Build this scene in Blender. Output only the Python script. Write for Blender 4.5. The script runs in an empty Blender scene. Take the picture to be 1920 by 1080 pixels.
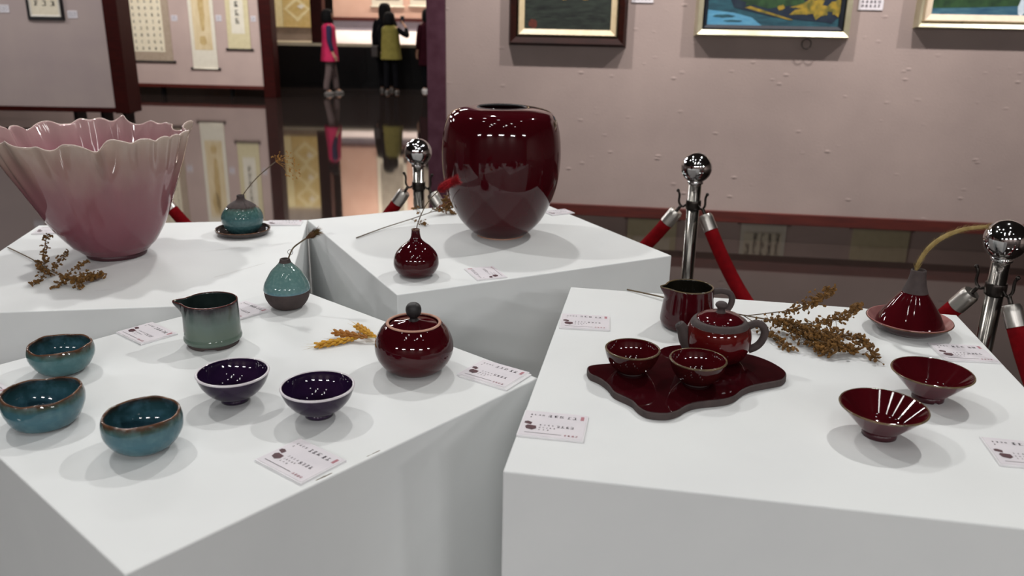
import bpy, bmesh, math, random
from mathutils import Vector, Matrix, noise as mnoise
from math import pi, sin, cos, radians, exp, atan2, sqrt

random.seed(11)
sc = bpy.context.scene
COL = sc.collection

# ------------------------------------------------------------------ camera
FPX, PITCH, ROLL, EYE = 1569.96, 0.3207012, 0.0182586, 1.47
CF = Vector((0, cos(PITCH), -sin(PITCH)))
_r0 = Vector((1, 0, 0)); _u0 = _r0.cross(CF)
CR = _r0 * cos(ROLL) + _u0 * sin(ROLL)
CU = _u0 * cos(ROLL) - _r0 * sin(ROLL)
CO = Vector((0, 0, EYE))
cd = bpy.data.cameras.new('camera'); cam = bpy.data.objects.new('camera', cd); COL.objects.link(cam)
m = Matrix((CR, CU, -CF)).transposed().to_4x4(); m.translation = CO
cam.matrix_world = m
cd.sensor_width = 36; cd.lens = FPX * 36 / 1920; cd.clip_start = 0.02; cd.clip_end = 200
cd.dof.use_dof = True; cd.dof.focus_distance = 1.25; cd.dof.aperture_fstop = 6.5
sc.camera = cam

# ------------------------------------------------------------------ light
w = bpy.data.worlds.new('world'); sc.world = w; w.use_nodes = True
w.node_tree.nodes['Background'].inputs[0].default_value = (.9, .92, 1, 1)
w.node_tree.nodes['Background'].inputs[1].default_value = 0.25
vs = sc.view_settings
vs.view_transform = 'Standard'; vs.look = 'None'; vs.gamma = 1; vs.use_curve_mapping = False
vs.exposure = -0.08
CEIL = 3.6

def area(x, y, p, sx=1.2, sy=.28, color=(1, .995, .99), z=CEIL - .06):
    l = bpy.data.lights.new('area_light', 'AREA'); l.shape = 'RECTANGLE'; l.size = sx; l.size_y = sy
    l.energy = p; l.color = color
    o = bpy.data.objects.new('area_light', l); COL.objects.link(o); o.location = (x, y, z)
    return o

def spot(loc, aim, p, ang=50, rad=.035, color=(1, .95, .88), blend=.6):
    l = bpy.data.lights.new('spot', 'SPOT'); l.energy = p; l.spot_size = radians(ang); l.spot_blend = blend
    l.shadow_soft_size = rad; l.color = color
    o = bpy.data.objects.new('spot', l); COL.objects.link(o); o.location = loc
    o.rotation_euler = (Vector(aim) - Vector(loc)).to_track_quat('-Z', 'Y').to_euler()
    return o

for x, y, p in [(-3, -5.2, 165), (0, -5.2, 165), (3, -5.2, 165), (-6, -4.4, 130), (6, -4, 130),  # row behind the camera: added fill for the plinth fronts, not known lamps
                (-5.5, 6.0, 80), (-2.5, 6.5, 60), (-8, 9.6, 80), (-5.2, 9.2, 60), (-6.0, 12.2, 130), (-3.2, 12.6, 100), (2.6, 7.6, 60), (-1, 10.5, 60)]:
    area(x, y, p)
# track spotlights over the plinths
for loc, aim, p in [((1.5, 2.5, 3.4), (-.1, 1.55, 1), 116), ((-1.7, 2.3, 3.4), (.0, 1.55, 1), 88), ((-.3, 3.1, 3.4), (-.3, 1.85, 1), 85)]:
    spot(loc, aim, p, 75, .05, (1, .985, .96))
# recessed downlights
for x, y, p in [(-.6, .1, 5), (.8, .2, 5), (.2, -.9, 6), (-1.3, -.8, 6), (1.5, -.7, 6), (-.2, 1.4, 4), (-1.3, .9, 5), (1.2, 1.3, 4), (-.8, 2.1, 6)]:
    l_ = area(x, y, p * .4, .15, .15, (1, .99, .97)); l_.data.shape = 'DISK'
for x, y in [(-.95, -.25), (.45, -.45)]:
    area(x, y, 4, .12, .4, (1, .99, .97))
# track spotlights washing the right-hand partition
for x in (-.4, .95, 2.3, 3.65):
    spot((x, 5.67 - (x - .5) * .13 - 1.15, 3.45), (x, 5.67 - (x - .5) * .13, 1.0), 230, 85, .03, (1, .95, .92))

# ------------------------------------------------------------------ helpers
def at(px, py, z):
    d = CF * FPX + CR * (px - 960) - CU * (py - 540)
    return CO + d * ((z - EYE) / d.z)

def at_y(px, py, y):
    d = CF * FPX + CR * (px - 960) - CU * (py - 540)
    return CO + d * (y / d.y)

def hexc(h):
    h = h.lstrip('#'); v = [int(h[i:i + 2], 16) / 255 for i in (0, 2, 4)]
    return tuple(c / 12.92 if c <= .04045 else ((c + .055) / 1.055) ** 2.4 for c in v) + (1,)

def _bsdf(name):
    mt = bpy.data.materials.new(name); mt.use_nodes = True
    nt = mt.node_tree
    return mt, nt, nt.nodes['Principled BSDF']

def _setp(b, rough, metal, coat, ior, sheen):
    b.inputs['Roughness'].default_value = rough if not coat else min(rough, .05) if rough < .16 else rough; b.inputs['Metallic'].default_value = metal
    b.inputs['IOR'].default_value = ior if not coat else 1.46
    if sheen: b.inputs['Sheen Weight'].default_value = sheen

def mat(name, c1, c2=None, scale=12, rough=.5, metal=0, coat=0, bump=0, bscale=None, ior=1.5, sheen=0, detail=4, stretch=None, bdist=.002, spec=.5):
    mt, nt, b = _bsdf(name)
    _setp(b, rough, metal, coat, ior, sheen)
    b.inputs['Specular IOR Level'].default_value = spec
    N, L = nt.nodes, nt.links
    tc = N.new('ShaderNodeTexCoord'); src = tc.outputs['Object']
    if stretch:
        mp = N.new('ShaderNodeMapping'); mp.inputs['Scale'].default_value = stretch
        L.new(src, mp.inputs[0]); src = mp.outputs[0]
    nz = N.new('ShaderNodeTexNoise'); nz.inputs['Scale'].default_value = scale; nz.inputs['Detail'].default_value = detail
    L.new(src, nz.inputs['Vector'])
    rp = N.new('ShaderNodeValToRGB'); rp.color_ramp.elements[0].position = .32; rp.color_ramp.elements[1].position = .68
    rp.color_ramp.elements[0].color = hexc(c1); rp.color_ramp.elements[1].color = hexc(c2 or c1)
    L.new(nz.outputs[0], rp.inputs[0]); L.new(rp.outputs[0], b.inputs['Base Color'])
    if bump:
        n2 = N.new('ShaderNodeTexNoise'); n2.inputs['Scale'].default_value = bscale or scale * 4; n2.inputs['Detail'].default_value = 3
        L.new(src, n2.inputs['Vector'])
        bp = N.new('ShaderNodeBump'); bp.inputs['Strength'].default_value = bump; bp.inputs['Distance'].default_value = bdist
        L.new(n2.outputs[0], bp.inputs['Height']); L.new(bp.outputs[0], b.inputs['Normal'])
    return mt

def glaze(name, stops, z0, z1, wob=.08, scale=30, rough=.12, coat=1, streak=True, speck=None):
    """ceramic glaze whose colour runs with the height on the pot (stops 0..1 over z0..z1), broken by drips"""
    mt, nt, b = _bsdf(name)
    _setp(b, rough, 0, coat, 1.5, 0)
    N, L = nt.nodes, nt.links
    tc = N.new('ShaderNodeTexCoord'); sx = N.new('ShaderNodeSeparateXYZ'); L.new(tc.outputs['Object'], sx.inputs[0])
    mp = N.new('ShaderNodeMapping'); mp.inputs['Scale'].default_value = (1, 1, .25) if streak else (1, 1, 1)
    L.new(tc.outputs['Object'], mp.inputs[0])
    nz = N.new('ShaderNodeTexNoise'); nz.inputs['Scale'].default_value = scale; nz.inputs['Detail'].default_value = 5
    L.new(mp.outputs[0], nz.inputs['Vector'])
    mr = N.new('ShaderNodeMapRange'); mr.inputs[1].default_value = z0; mr.inputs[2].default_value = z1
    L.new(sx.outputs[2], mr.inputs[0])
    s = N.new('ShaderNodeMath'); s.operation = 'MULTIPLY_ADD'; s.inputs[1].default_value = wob * 2; s.inputs[2].default_value = -wob
    L.new(nz.outputs[0], s.inputs[0])
    a = N.new('ShaderNodeMath'); a.operation = 'ADD'; L.new(mr.outputs[0], a.inputs[0]); L.new(s.outputs[0], a.inputs[1])
    rp = N.new('ShaderNodeValToRGB'); e = rp.color_ramp.elements
    while len(e) < len(stops): e.new(.5)
    for k, (p, c) in enumerate(stops): e[k].position = p; e[k].color = hexc(c)
    L.new(a.outputs[0], rp.inputs[0])
    out = rp.outputs[0]
    if speck:
        n3 = N.new('ShaderNodeTexNoise'); n3.inputs['Scale'].default_value = speck[1]; n3.inputs['Detail'].default_value = 6
        L.new(tc.outputs['Object'], n3.inputs['Vector'])
        r3 = N.new('ShaderNodeValToRGB'); r3.color_ramp.elements[0].position = .45; r3.color_ramp.elements[1].position = .7
        L.new(n3.outputs[0], r3.inputs[0])
        mx = N.new('ShaderNodeMix'); mx.data_type = 'RGBA'; mx.inputs[7].default_value = hexc(speck[0])
        sc_ = N.new('ShaderNodeMath'); sc_.operation = 'MULTIPLY'; sc_.inputs[1].default_value = speck[2]
        L.new(r3.outputs[0], sc_.inputs[0]); L.new(sc_.outputs[0], mx.inputs[0]); L.new(out, mx.inputs[6]); out = mx.outputs[2]
    L.new(out, b.inputs['Base Color'])
    return mt

def emit(name, c, s):
    mt, nt, b = _bsdf(name); b.inputs['Emission Color'].default_value = hexc(c); b.inputs['Emission Strength'].default_value = s
    return mt

def link(o, parent=None):
    COL.objects.link(o)
    if parent is not None: o.parent = parent
    return o

def tag(o, label, cat, group=None):
    o['label'] = label; o['category'] = cat
    if group: o['group'] = group
    return o

def thing(name, label, cat, loc=(0, 0, 0), rz=0, group=None):
    o = bpy.data.objects.new(name, None); COL.objects.link(o)
    o.empty_display_size = .02
    o.location = loc; o.rotation_euler = (0, 0, rz)
    return tag(o, label, cat, group)

def mesh(name, verts, faces, mt=None, parent=None, smooth=False, loc=None, kind=None):
    me = bpy.data.meshes.new(name); me.from_pydata([tuple(v) for v in verts], [], faces); me.update()
    bm = bmesh.new(); bm.from_mesh(me); bmesh.ops.recalc_face_normals(bm, faces=bm.faces); bm.to_mesh(me); bm.free()
    if smooth: me.polygons.foreach_set('use_smooth', [True] * len(me.polygons))
    if mt: me.materials.append(mt)
    o = bpy.data.objects.new(name, me); link(o, parent)
    if loc is not None: o.location = loc
    if kind: o['kind'] = kind
    return o

class MB:
    """collects geometry for ONE mesh object"""
    def __init__(s): s.v = []; s.f = []
    def add(s, v, f):
        n = len(s.v); s.v += [Vector(p) for p in v]; s.f += [tuple(i + n for i in q) for q in f]; return s
    def box(s, x0, x1, y0, y1, z0, z1):
        return s.add([(x0, y0, z0), (x1, y0, z0), (x1, y1, z0), (x0, y1, z0), (x0, y0, z1), (x1, y0, z1), (x1, y1, z1), (x0, y1, z1)],
                     [(0, 3, 2, 1), (4, 5, 6, 7), (0, 1, 5, 4), (1, 2, 6, 5), (2, 3, 7, 6), (3, 0, 4, 7)])
    def tube(s, pts, rad, seg=8, cap=True):
        pts = [Vector(p) for p in pts]; n = len(pts)
        if not hasattr(rad, '__len__'): rad = [rad] * n
        t0 = (pts[1] - pts[0]).normalized()
        up = Vector((0, 0, 1)) if abs(t0.z) < .9 else Vector((1, 0, 0))
        nr = (up - t0 * up.dot(t0)).normalized()
        v = []
        for i in range(n):
            t = (pts[min(i + 1, n - 1)] - pts[max(i - 1, 0)]).normalized()
            nr = (nr - t * nr.dot(t)).normalized(); b = t.cross(nr)
            for k in range(seg):
                a = 2 * pi * k / seg; v.append(pts[i] + (nr * cos(a) + b * sin(a)) * rad[i])
        f = [(i * seg + k, i * seg + (k + 1) % seg, (i + 1) * seg + (k + 1) % seg, (i + 1) * seg + k) for i in range(n - 1) for k in range(seg)]
        if cap: f += [tuple(range(seg - 1, -1, -1)), tuple((n - 1) * seg + k for k in range(seg))]
        return s.add(v, f)
    def lathe(s, prof, seg=64, deform=None, origin=(0, 0, 0)):
        v = []; f = []; rows = []
        ox, oy, oz = origin
        for (r, z) in prof:
            if r < 1e-6:
                p = (0, 0, z)
                if deform: p = deform(0, 0, z)
                rows.append([len(v)]); v.append((p[0] + ox, p[1] + oy, p[2] + oz))
            else:
                row = []
                for k in range(seg):
                    a = 2 * pi * k / seg
                    p = deform(r, a, z) if deform else (r * cos(a), r * sin(a), z)
                    row.append(len(v)); v.append((p[0] + ox, p[1] + oy, p[2] + oz))
                rows.append(row)
        for a, b in zip(rows, rows[1:]):
            for k in range(seg):
                k2 = (k + 1) % seg
                if len(a) == 1 and len(b) == 1: continue
                if len(a) == 1: f.append((a[0], b[k2], b[k]))
                elif len(b) == 1: f.append((a[k], a[k2], b[0]))
                else: f.append((a[k], a[k2], b[k2], b[k]))
        return s.add(v, f)
    def blob(s, c, rx, ry=None, rz=None, axis=None, seg=8, rings=5):
        ry = ry or rx; rz = rz or rx
        q = Vector((0, 0, 1)).rotation_difference(Vector(axis).normalized()).to_matrix() if axis is not None else Matrix.Identity(3)
        v = []; f = []
        for i in range(rings + 1):
            t = pi * i / rings
            for k in range(seg):
                a = 2 * pi * k / seg
                v.append(Vector(c) + q @ Vector((rx * sin(t) * cos(a), ry * sin(t) * sin(a), rz * cos(t))))
        for i in range(rings):
            for k in range(seg):
                f.append((i * seg + k, i * seg + (k + 1) % seg, (i + 1) * seg + (k + 1) % seg, (i + 1) * seg + k))
        return s.add(v, f)
    def quad(s, c, u, v):
        c, u, v = Vector(c), Vector(u), Vector(v)
        return s.add([c - u - v, c + u - v, c + u + v, c - u + v], [(0, 1, 2, 3)])
    def prism(s, outline, z0, z1):
        n = len(outline)
        return s.add([(x, y, z0) for x, y in outline] + [(x, y, z1) for x, y in outline],
                     [tuple(range(n - 1, -1, -1)), tuple(range(n, 2 * n))] + [(i, (i + 1) % n, n + (i + 1) % n, n + i) for i in range(n)])
    def build(s, name, mt, parent=None, smooth=True, loc=None, kind=None, bevel=0, sharp=None):
        o = mesh(name, s.v, s.f, mt, parent, smooth, loc, kind)
        if bevel:
            md = o.modifiers.new('bevel', 'BEVEL'); md.width = bevel; md.segments = 2; md.limit_method = 'ANGLE'
        if smooth and sharp:
            bm = bmesh.new(); bm.from_mesh(o.data)
            for e in bm.edges:
                if len(e.link_faces) == 2 and e.calc_face_angle(0) > sharp: e.smooth = False
            bm.to_mesh(o.data); bm.free()
        return o

def spline(pts, n=6):
    """Catmull-Rom through the points"""
    P = [Vector(p) for p in pts]; out = []
    for i in range(len(P) - 1):
        a, b, c, d = P[max(i - 1, 0)], P[i], P[i + 1], P[min(i + 2, len(P) - 1)]
        for k in range(n):
            t = k / n
            out.append(.5 * ((2 * b) + (c - a) * t + (2 * a - 5 * b + 4 * c - d) * t * t + (3 * b - a - 3 * c + d) * t ** 3))
    out.append(P[-1]); return out

def pspline(pts, n=5): return [(max(p.x, 0), p.y) for p in spline([Vector((r, z, 0)) for r, z in pts], n)]

def pot(outer, t=.003, floor=.005, n=5, closed_top=False):
    """closed profile of a hollow pot from its outer silhouette (bottom to lip)"""
    o = pspline(outer, n)
    z0 = o[0][1]
    inner = []
    for i in range(len(o) - 1, -1, -1):
        a, b = o[max(i - 1, 0)], o[min(i + 1, len(o) - 1)]
        dx, dz = b[0] - a[0], b[1] - a[1]; l = sqrt(dx * dx + dz * dz) or 1
        r, z = o[i][0] - t * dz / l, o[i][1] + t * dx / l
        if z > floor and r > .001: inner.append((r, z))
    last = inner[-1]
    top = o[-1]; ti = inner[0]
    lip = [((top[0] + ti[0]) / 2, max(top[1], ti[1]) + t * .35)]
    return [(0, z0)] + o + lip + inner + [(last[0] * .75, floor + (last[1] - floor) * .3), (last[0] * .35, floor), (0, floor)]

def ring(r, z, minor, seg=64, k=8, rz=None):
    return [(r + minor * cos(2 * pi * i / k), z + (rz or minor) * sin(2 * pi * i / k)) for i in range(k + 1)]

# ------------------------------------------------------------------ materials
BURG = mat('burgundy_glaze', '#35050c', '#3d080f', 6, rough=.08, coat=1)
BURG_BRIGHT = mat('oxblood_glaze', '#480b12', '#38070d', 18, rough=.09, coat=1, stretch=(1, 1, .3))
TAN = mat('unglazed_tan_clay', '#b98f7c', '#a87c69', 60, rough=.7)
CLAY = mat('dark_brown_clay', '#3a302f', '#453937', 90, rough=.75, bump=.2, bscale=400, bdist=.0006)
CLAY_BLACK = mat('black_clay', '#171416', '#201c1d', 90, rough=.55)
LIP_BROWN = mat('brown_lip_glaze', '#4a2f22', '#6a4c38', 70, rough=.18, coat=.8)
LIP_OLIVE = mat('olive_lip_glaze', '#4c4130', '#6d5a3f', 80, rough=.2, coat=.8)
LIP_WHITE = mat('white_lip_glaze', '#d8d3d6', '#c9c1c6', 60, rough=.2, coat=.8)
PURPLE = mat('aubergine_glaze', '#1f122c', '#291632', 25, rough=.07, coat=1)
WHITE_PLINTH = mat('white_painted_board', '#dbdddd', '#e2e4e3', 5, rough=.55, bump=.05, bscale=60, bdist=.001)
SMUDGE = mat('grey_scuff', '#c4c3c0', '#cfcecb', 40, rough=.7)
CHROME = mat('polished_chrome', '#d8d8d8', '#cfcfd0', 10, rough=.06, metal=1)
STEEL = mat('brushed_steel', '#8d8984', '#9b9791', 40, rough=.2, metal=1, stretch=(1, 1, .05))
SATIN = mat('satin_steel', '#c4c0ba', '#cfcbc5', 40, rough=.33, metal=1)
DARKMETAL = mat('dark_hook_metal', '#3a3634', '#4b4643', 40, rough=.3, metal=1)
VELVET = mat('red_velvet', '#62030a', '#74050d', 60, spec=.1, rough=.9, bump=.3, bscale=500)
REDWOOD = mat('dark_red_wood', '#270402', '#340704', 6, spec=.15, rough=.5, stretch=(1, 6, 6))
RAILWOOD = mat('red_wood_rail', '#44110a', '#561a0f', 5, rough=.45, stretch=(1, 8, 8))
PLUM = mat('plum_painted_post', '#42232f', '#4e303c', 14, spec=.2, rough=.5)
BLACK = mat('black_lacquer', '#070607', '#0b0a0b', 8, spec=.2, rough=.35)
PAPER = mat('card_paper', '#d3ced3', '#dcd6da', 30, rough=.6)
ACRYLIC = mat('card_edge_white', '#dcdadc', '#e6e4e6', 30, rough=.3)
INK = mat('printed_ink', '#4a4248', '#5a5158', 200, rough=.7)
INKBLACK = mat('brush_ink', '#2c2622', '#3d362f', 40, rough=.8)
SEAL = mat('red_seal_ink', '#a87078', '#b37a82', 200, rough=.7)
PICDARK = mat('printed_dark_pot', '#3a2026', '#54262f', 200, rough=.6)
STEMBROWN = mat('dry_stem', '#54483a', '#6b5c48', 60, rough=.8)
BLOSSOM = mat('ochre_dry_blossom', '#7d5620', '#553a16', 120, rough=.85)
BLOSSOM_G = mat('golden_dry_blossom', '#a87a35', '#7d5622', 120, rough=.85)
WHEAT = mat('wheat_gold', '#d6a22c', '#b57d1c', 150, rough=.7)
WHEAT_B = mat('wheat_brown', '#8d5417', '#a86c20', 150, rough=.7)
AWN = mat('wheat_awn', '#c9b47c', '#b39a5e', 100, rough=.7)
GRASS = mat('foxtail_straw', '#8f7846', '#a8925c', 120, rough=.8)
REDTUFT = mat('red_tuft', '#a80818', '#860612', 120, rough=.9)

# ------------------------------------------------------------------ the room
def struct(o): o['kind'] = 'structure'; return o

def floor_mat():
    mt, nt, b = _bsdf('polished_granite'); _setp(b, .045, 0, 0, 1.9, 0)
    N, L = nt.nodes, nt.links
    tc = N.new('ShaderNodeTexCoord')
    nz = N.new('ShaderNodeTexNoise'); nz.inputs['Scale'].default_value = 30; nz.inputs['Detail'].default_value = 8
    L.new(tc.outputs['Object'], nz.inputs['Vector'])
    rp = N.new('ShaderNodeValToRGB'); rp.color_ramp.elements[0].color = hexc('#1c1513'); rp.color_ramp.elements[1].color = hexc('#2d2522')
    L.new(nz.outputs[0], rp.inputs[0])
    bk = N.new('ShaderNodeTexBrick'); bk.offset = 0; bk.inputs['Scale'].default_value = 1.0
    bk.inputs['Brick Width'].default_value = .9; bk.inputs['Row Height'].default_value = .9; bk.inputs['Mortar Size'].default_value = .004
    bk.inputs['Mortar'].default_value = hexc('#141010'); 
    mp = N.new('ShaderNodeMapping'); mp.inputs['Rotation'].default_value = (0, 0, radians(-8)); L.new(tc.outputs['Object'], mp.inputs[0]); L.new(mp.outputs[0], bk.inputs['Vector'])
    L.new(rp.outputs[0], bk.inputs['Color1']); L.new(rp.outputs[0], bk.inputs['Color2'])
    L.new(bk.outputs[0], b.inputs['Base Color'])
    return mt

struct(MB().box(-14, 9, -6, 21, -.1, 0).build('floor', floor_mat(), smooth=False))
struct(MB().box(-14, 9, -6, 21, CEIL, CEIL + .1).build('ceiling', mat('ceiling_grey', '#4a4644', '#55504d', 3, rough=.9), smooth=False))
SHELL = mat('hall_wall_paint', '#a8968d', '#b3a198', 2, rough=.85)
struct(MB().box(-14, 9, -6.1, -6, 0, CEIL).build('wall_front', mat('dark_hall_wall', '#4d4340', '#5a4e4a', 2, rough=.85), smooth=False))
struct(MB().box(9, 9.1, -6, 21, 0, CEIL).build('wall_east', SHELL, smooth=False))
struct(MB().box(-14.1, -14, -6, 21, 0, CEIL).build('wall_west', SHELL, smooth=False))
struct(MB().box(-14, 9, 21, 21.1, 0, CEIL).build('wall_north', SHELL, smooth=False))

def fabric(name, c1, c2, nodule=.7):
    """wall fabric with slubs"""
    mt, nt, b = _bsdf(name); _setp(b, .9, 0, 0, 1.4, 0)
    N, L = nt.nodes, nt.links
    tc = N.new('ShaderNodeTexCoord')
    nz = N.new('ShaderNodeTexNoise'); nz.inputs['Scale'].default_value = 2.2; nz.inputs['Detail'].default_value = 6
    L.new(tc.outputs['Object'], nz.inputs['Vector'])
    rp = N.new('ShaderNodeValToRGB'); rp.color_ramp.elements[0].position = .3; rp.color_ramp.elements[1].position = .7
    rp.color_ramp.elements[0].color = hexc(c1); rp.color_ramp.elements[1].color = hexc(c2)
    L.new(nz.outputs[0], rp.inputs[0]); L.new(rp.outputs[0], b.inputs['Base Color'])
    fn = N.new('ShaderNodeTexNoise'); fn.inputs['Scale'].default_value = 90; fn.inputs['Detail'].default_value = 3
    L.new(tc.outputs['Object'], fn.inputs['Vector'])
    vo = N.new('ShaderNodeTexVoronoi'); vo.inputs['Scale'].default_value = 12
    mp = N.new('ShaderNodeMapping'); mp.inputs['Scale'].default_value = (.6, 1, 1.25); L.new(tc.outputs['Object'], mp.inputs[0]); L.new(mp.outputs[0], vo.inputs['Vector'])
    rv = N.new('ShaderNodeValToRGB'); rv.color_ramp.elements[0].position = .0; rv.color_ramp.elements[1].position = .2
    rv.color_ramp.elements[0].color = (1, 1, 1, 1); rv.color_ramp.elements[1].color = (0, 0, 0, 1)
    L.new(vo.outputs['Distance'], rv.inputs[0])
    rv.color_ramp.interpolation = 'EASE'
    sp_ = N.new('ShaderNodeTexNoise'); sp_.inputs['Scale'].default_value = 5; L.new(tc.outputs['Object'], sp_.inputs['Vector'])
    rs = N.new('ShaderNodeMapRange'); rs.inputs[1].default_value = .42; rs.inputs[2].default_value = .62; L.new(sp_.outputs[0], rs.inputs[0])
    ml = N.new('ShaderNodeMath'); ml.operation = 'MULTIPLY'; L.new(rv.outputs[0], ml.inputs[0]); L.new(rs.outputs[0], ml.inputs[1])
    ad = N.new('ShaderNodeMath'); ad.operation = 'MULTIPLY_ADD'; ad.inputs[1].default_value = .3
    L.new(fn.outputs[0], ad.inputs[0]); L.new(ml.outputs[0], ad.inputs[2])
    bp = N.new('ShaderNodeBump'); bp.inputs['Strength'].default_value = nodule; bp.inputs['Distance'].default_value = .006
    L.new(ad.outputs[0], bp.inputs['Height']); L.new(bp.outputs[0], b.inputs['Normal'])
    return mt

FABRIC = fabric('mauve_wall_fabric', '#9a8a85', '#a5948e')
FABRIC_L = fabric('grey_wall_fabric', '#9d8d8b', '#a59590', .3)
FABRIC_B = fabric('rose_wall_fabric', '#b39d95', '#bda69d', .3)
GAP = .13

def partition(name, origin, ang, u0, u1, thick, fab, rail_h=.075, top=3.1, posts=(), rail_mat=RAILWOOD, feet=()):
    """partition wall in its own frame: x along the wall, y away from the viewer, face at y = 0"""
    wall = struct(MB().box(u0, u1, 0, thick, GAP + rail_h * .6, top).build(name, fab, smooth=False))
    wall.location = (origin[0], origin[1], 0); wall.rotation_euler = (0, 0, radians(ang))
    MB().box(u0, u1, -.022, thick + .022, GAP, GAP + rail_h).build('bottom_rail', rail_mat, wall, False, bevel=.004)
    for (p0, p1, m_, z0, y0, y1) in posts:
        MB().box(p0, p1, y0, y1, z0, top).build('end_post', m_, wall, False, bevel=.005)
    for fu in feet:
        MB().box(fu - .02, fu + .02, .02, max(thick - .02, .06), 0, GAP).build('foot', BLACK, wall, False)
    return wall

wr = partition('wall_right', (.5082, 5.6704), -7.36, -.99, 4.6, .12, FABRIC, posts=[(-1.111, -.985, PLUM, 0, -.03, .14)], feet=(4.3,))
wl = partition('wall_left', (-6.6184, 10.89), .11, -6.5, 1.53, .3, FABRIC_L, .06, rail_mat=REDWOOD, posts=[(1.50, 1.68, REDWOOD, .12, -.03, .34)], feet=(-1.2, .95, 1.3, 1.58))
wb = partition('wall_back', (-6.3836, 14.4964), -4.26, -5, 2.22, .15, FABRIC_B, .055, posts=[(2.19, 2.39, REDWOOD, 0, -.04, .2)], feet=(.4, 1.6))
# the partition behind the right-hand one: seen only in the floor, through the gap
wx = partition('wall_behind', (.3, 8.6), -7, -.3, 6.5, .12, FABRIC_B, .08, feet=(0, 6.3))

# ------------------------------------------------------------------ writing
def glyph(b, cx, cz, w, h, rng, axis_u, axis_v, o, th=.11):
    """one illegible brush or printed character made of a few strokes, in the plane (axis_u, axis_v)"""
    def st(x0, z0, x1, z1, t):
        a = Vector((x0, z0)); d = Vector((x1, z1)) - a; l = d.length or 1e-6; n = Vector((-d.y, d.x)) / l * t
        P = [a - n, a + d - n * .6, a + d + n * .6, a + n]
        b.add([o + axis_u * p.x + axis_v * p.y for p in P], [(0, 1, 2, 3)])
    k = rng.randint(2, 3)
    for i in range(k):
        zz = cz + h * (.42 - .84 * i / max(k - 1, 1)) + rng.uniform(-.06, .06) * h
        x0 = cx - w * rng.uniform(.25, .48); x1 = cx + w * rng.uniform(.25, .48)
        st(x0, zz, x1, zz + h * rng.uniform(0, .08), h * th * .8)
    for i in range(rng.randint(1, 2)):
        xx = cx + w * rng.uniform(-.35, .35)
        st(xx, cz + h * .48, xx + w * rng.uniform(-.1, .1), cz - h * .45, w * th)
    if rng.random() < .6: st(cx, cz, cx - w * .42, cz - h * .45, w * th * .8)
    if rng.random() < .6: st(cx, cz, cx + w * .42, cz - h * .45, w * th)

def wall_item(wall, u, z, d=0):
    """world point on a partition face"""
    a = wall.rotation_euler.z
    return (wall.location.x + u * cos(a) + d * sin(a), wall.location.y + u * sin(a) - d * cos(a), z)

UX, UZ = Vector((1, 0, 0)), Vector((0, 0, 1))

def wall_label(wall, u0, u1, z0, z1, label):
    t = thing('wall_label', label, 'label', wall_item(wall, (u0 + u1) / 2, z0, .0), wall.rotation_euler.z, 'caption cards on the partitions')
    w_, h_ = (u1 - u0) / 2, z1 - z0
    MB().box(-w_, w_, -.006, 0, 0, h_).build('card', PAPER, t, False)
    b = MB(); rng = random.Random(int(u0 * 1000))
    for r in range(3):
        for k in range(5):
            glyph(b, -w_ * .7 + k * w_ * .34, h_ * (.78 - .26 * r), w_ * .26, h_ * .17, rng, UX, UZ, Vector((0, -.0068, 0)))
    b.build('lettering', INK, t, False)
    return t

def frame_bars(b, w0, w1, h0, h1, wi, y0, y1, yi):
    """four mitred bars: outer rect w0..w1 x h0..h1, bar width wi; outer edge depth y0, front y1, inner front yi"""
    O = [(w0, h0), (w1, h0), (w1, h1), (w0, h1)]; I = [(w0 + wi, h0 + wi), (w1 - wi, h0 + wi), (w1 - wi, h1 - wi), (w0 + wi, h1 - wi)]
    M_ = [(o[0] * .65 + i[0] * .35, o[1] * .65 + i[1] * .35) for o, i in zip(O, I)]
    v = [(x, y0, z) for x, z in O] + [(x, y1, z) for x, z in M_] + [(x, yi, z) for x, z in I] + [(x, y0, z) for x, z in I]
    f = []
    for r in range(4):
        for k in range(4):
            k2 = (k + 1) % 4; a = (r % 4) * 4; c = ((r + 1) % 4) * 4
            f.append((a + k, a + k2, c + k2, c + k))
    b.add(v, f)

def painting(wall, u0, u1, z0, z1, label, frame_m, frame_w, depth, liner_m, liner_w, layers, group='framed paintings on the long partition'):
    t = thing('framed_painting', label, 'painting', wall_item(wall, (u0 + u1) / 2, z0), wall.rotation_euler.z, group)
    w_ = (u1 - u0) / 2; h_ = z1 - z0
    b = MB(); frame_bars(b, -w_, w_, 0, h_, frame_w, 0, -depth, -depth * .8); b.build('frame', frame_m, t, False)
    b = MB(); frame_bars(b, -w_ + frame_w, w_ - frame_w, frame_w, h_ - frame_w, liner_w, -.002, -depth * .75, -depth * .5); b.build('liner', liner_m, t, False)
    MB().box(-w_ + .01, w_ - .01, -.004, -.001, .01, h_ - .01).build('backing_board', BLACK, t, False)
    iw = w_ - frame_w - liner_w; ih0 = frame_w + liner_w; ih1 = h_ - ih0
    me = bpy.data.meshes.new('canvas'); v = []; f = []; mi = []
    for k, (m_, poly) in enumerate(layers):
        me.materials.append(m_); n = len(v)
        yy = -depth * .35 - k * .0004
        v += [(-iw + p[0] * 2 * iw, yy, ih0 + p[1] * (ih1 - ih0)) for p in poly]; f.append(tuple(range(n, n + len(poly)))); mi.append(k)
    me.from_pydata(v, [], f); me.polygons.foreach_set('material_index', mi); me.update()
    o = bpy.data.objects.new('canvas', me); link(o, t)
    return t

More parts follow.
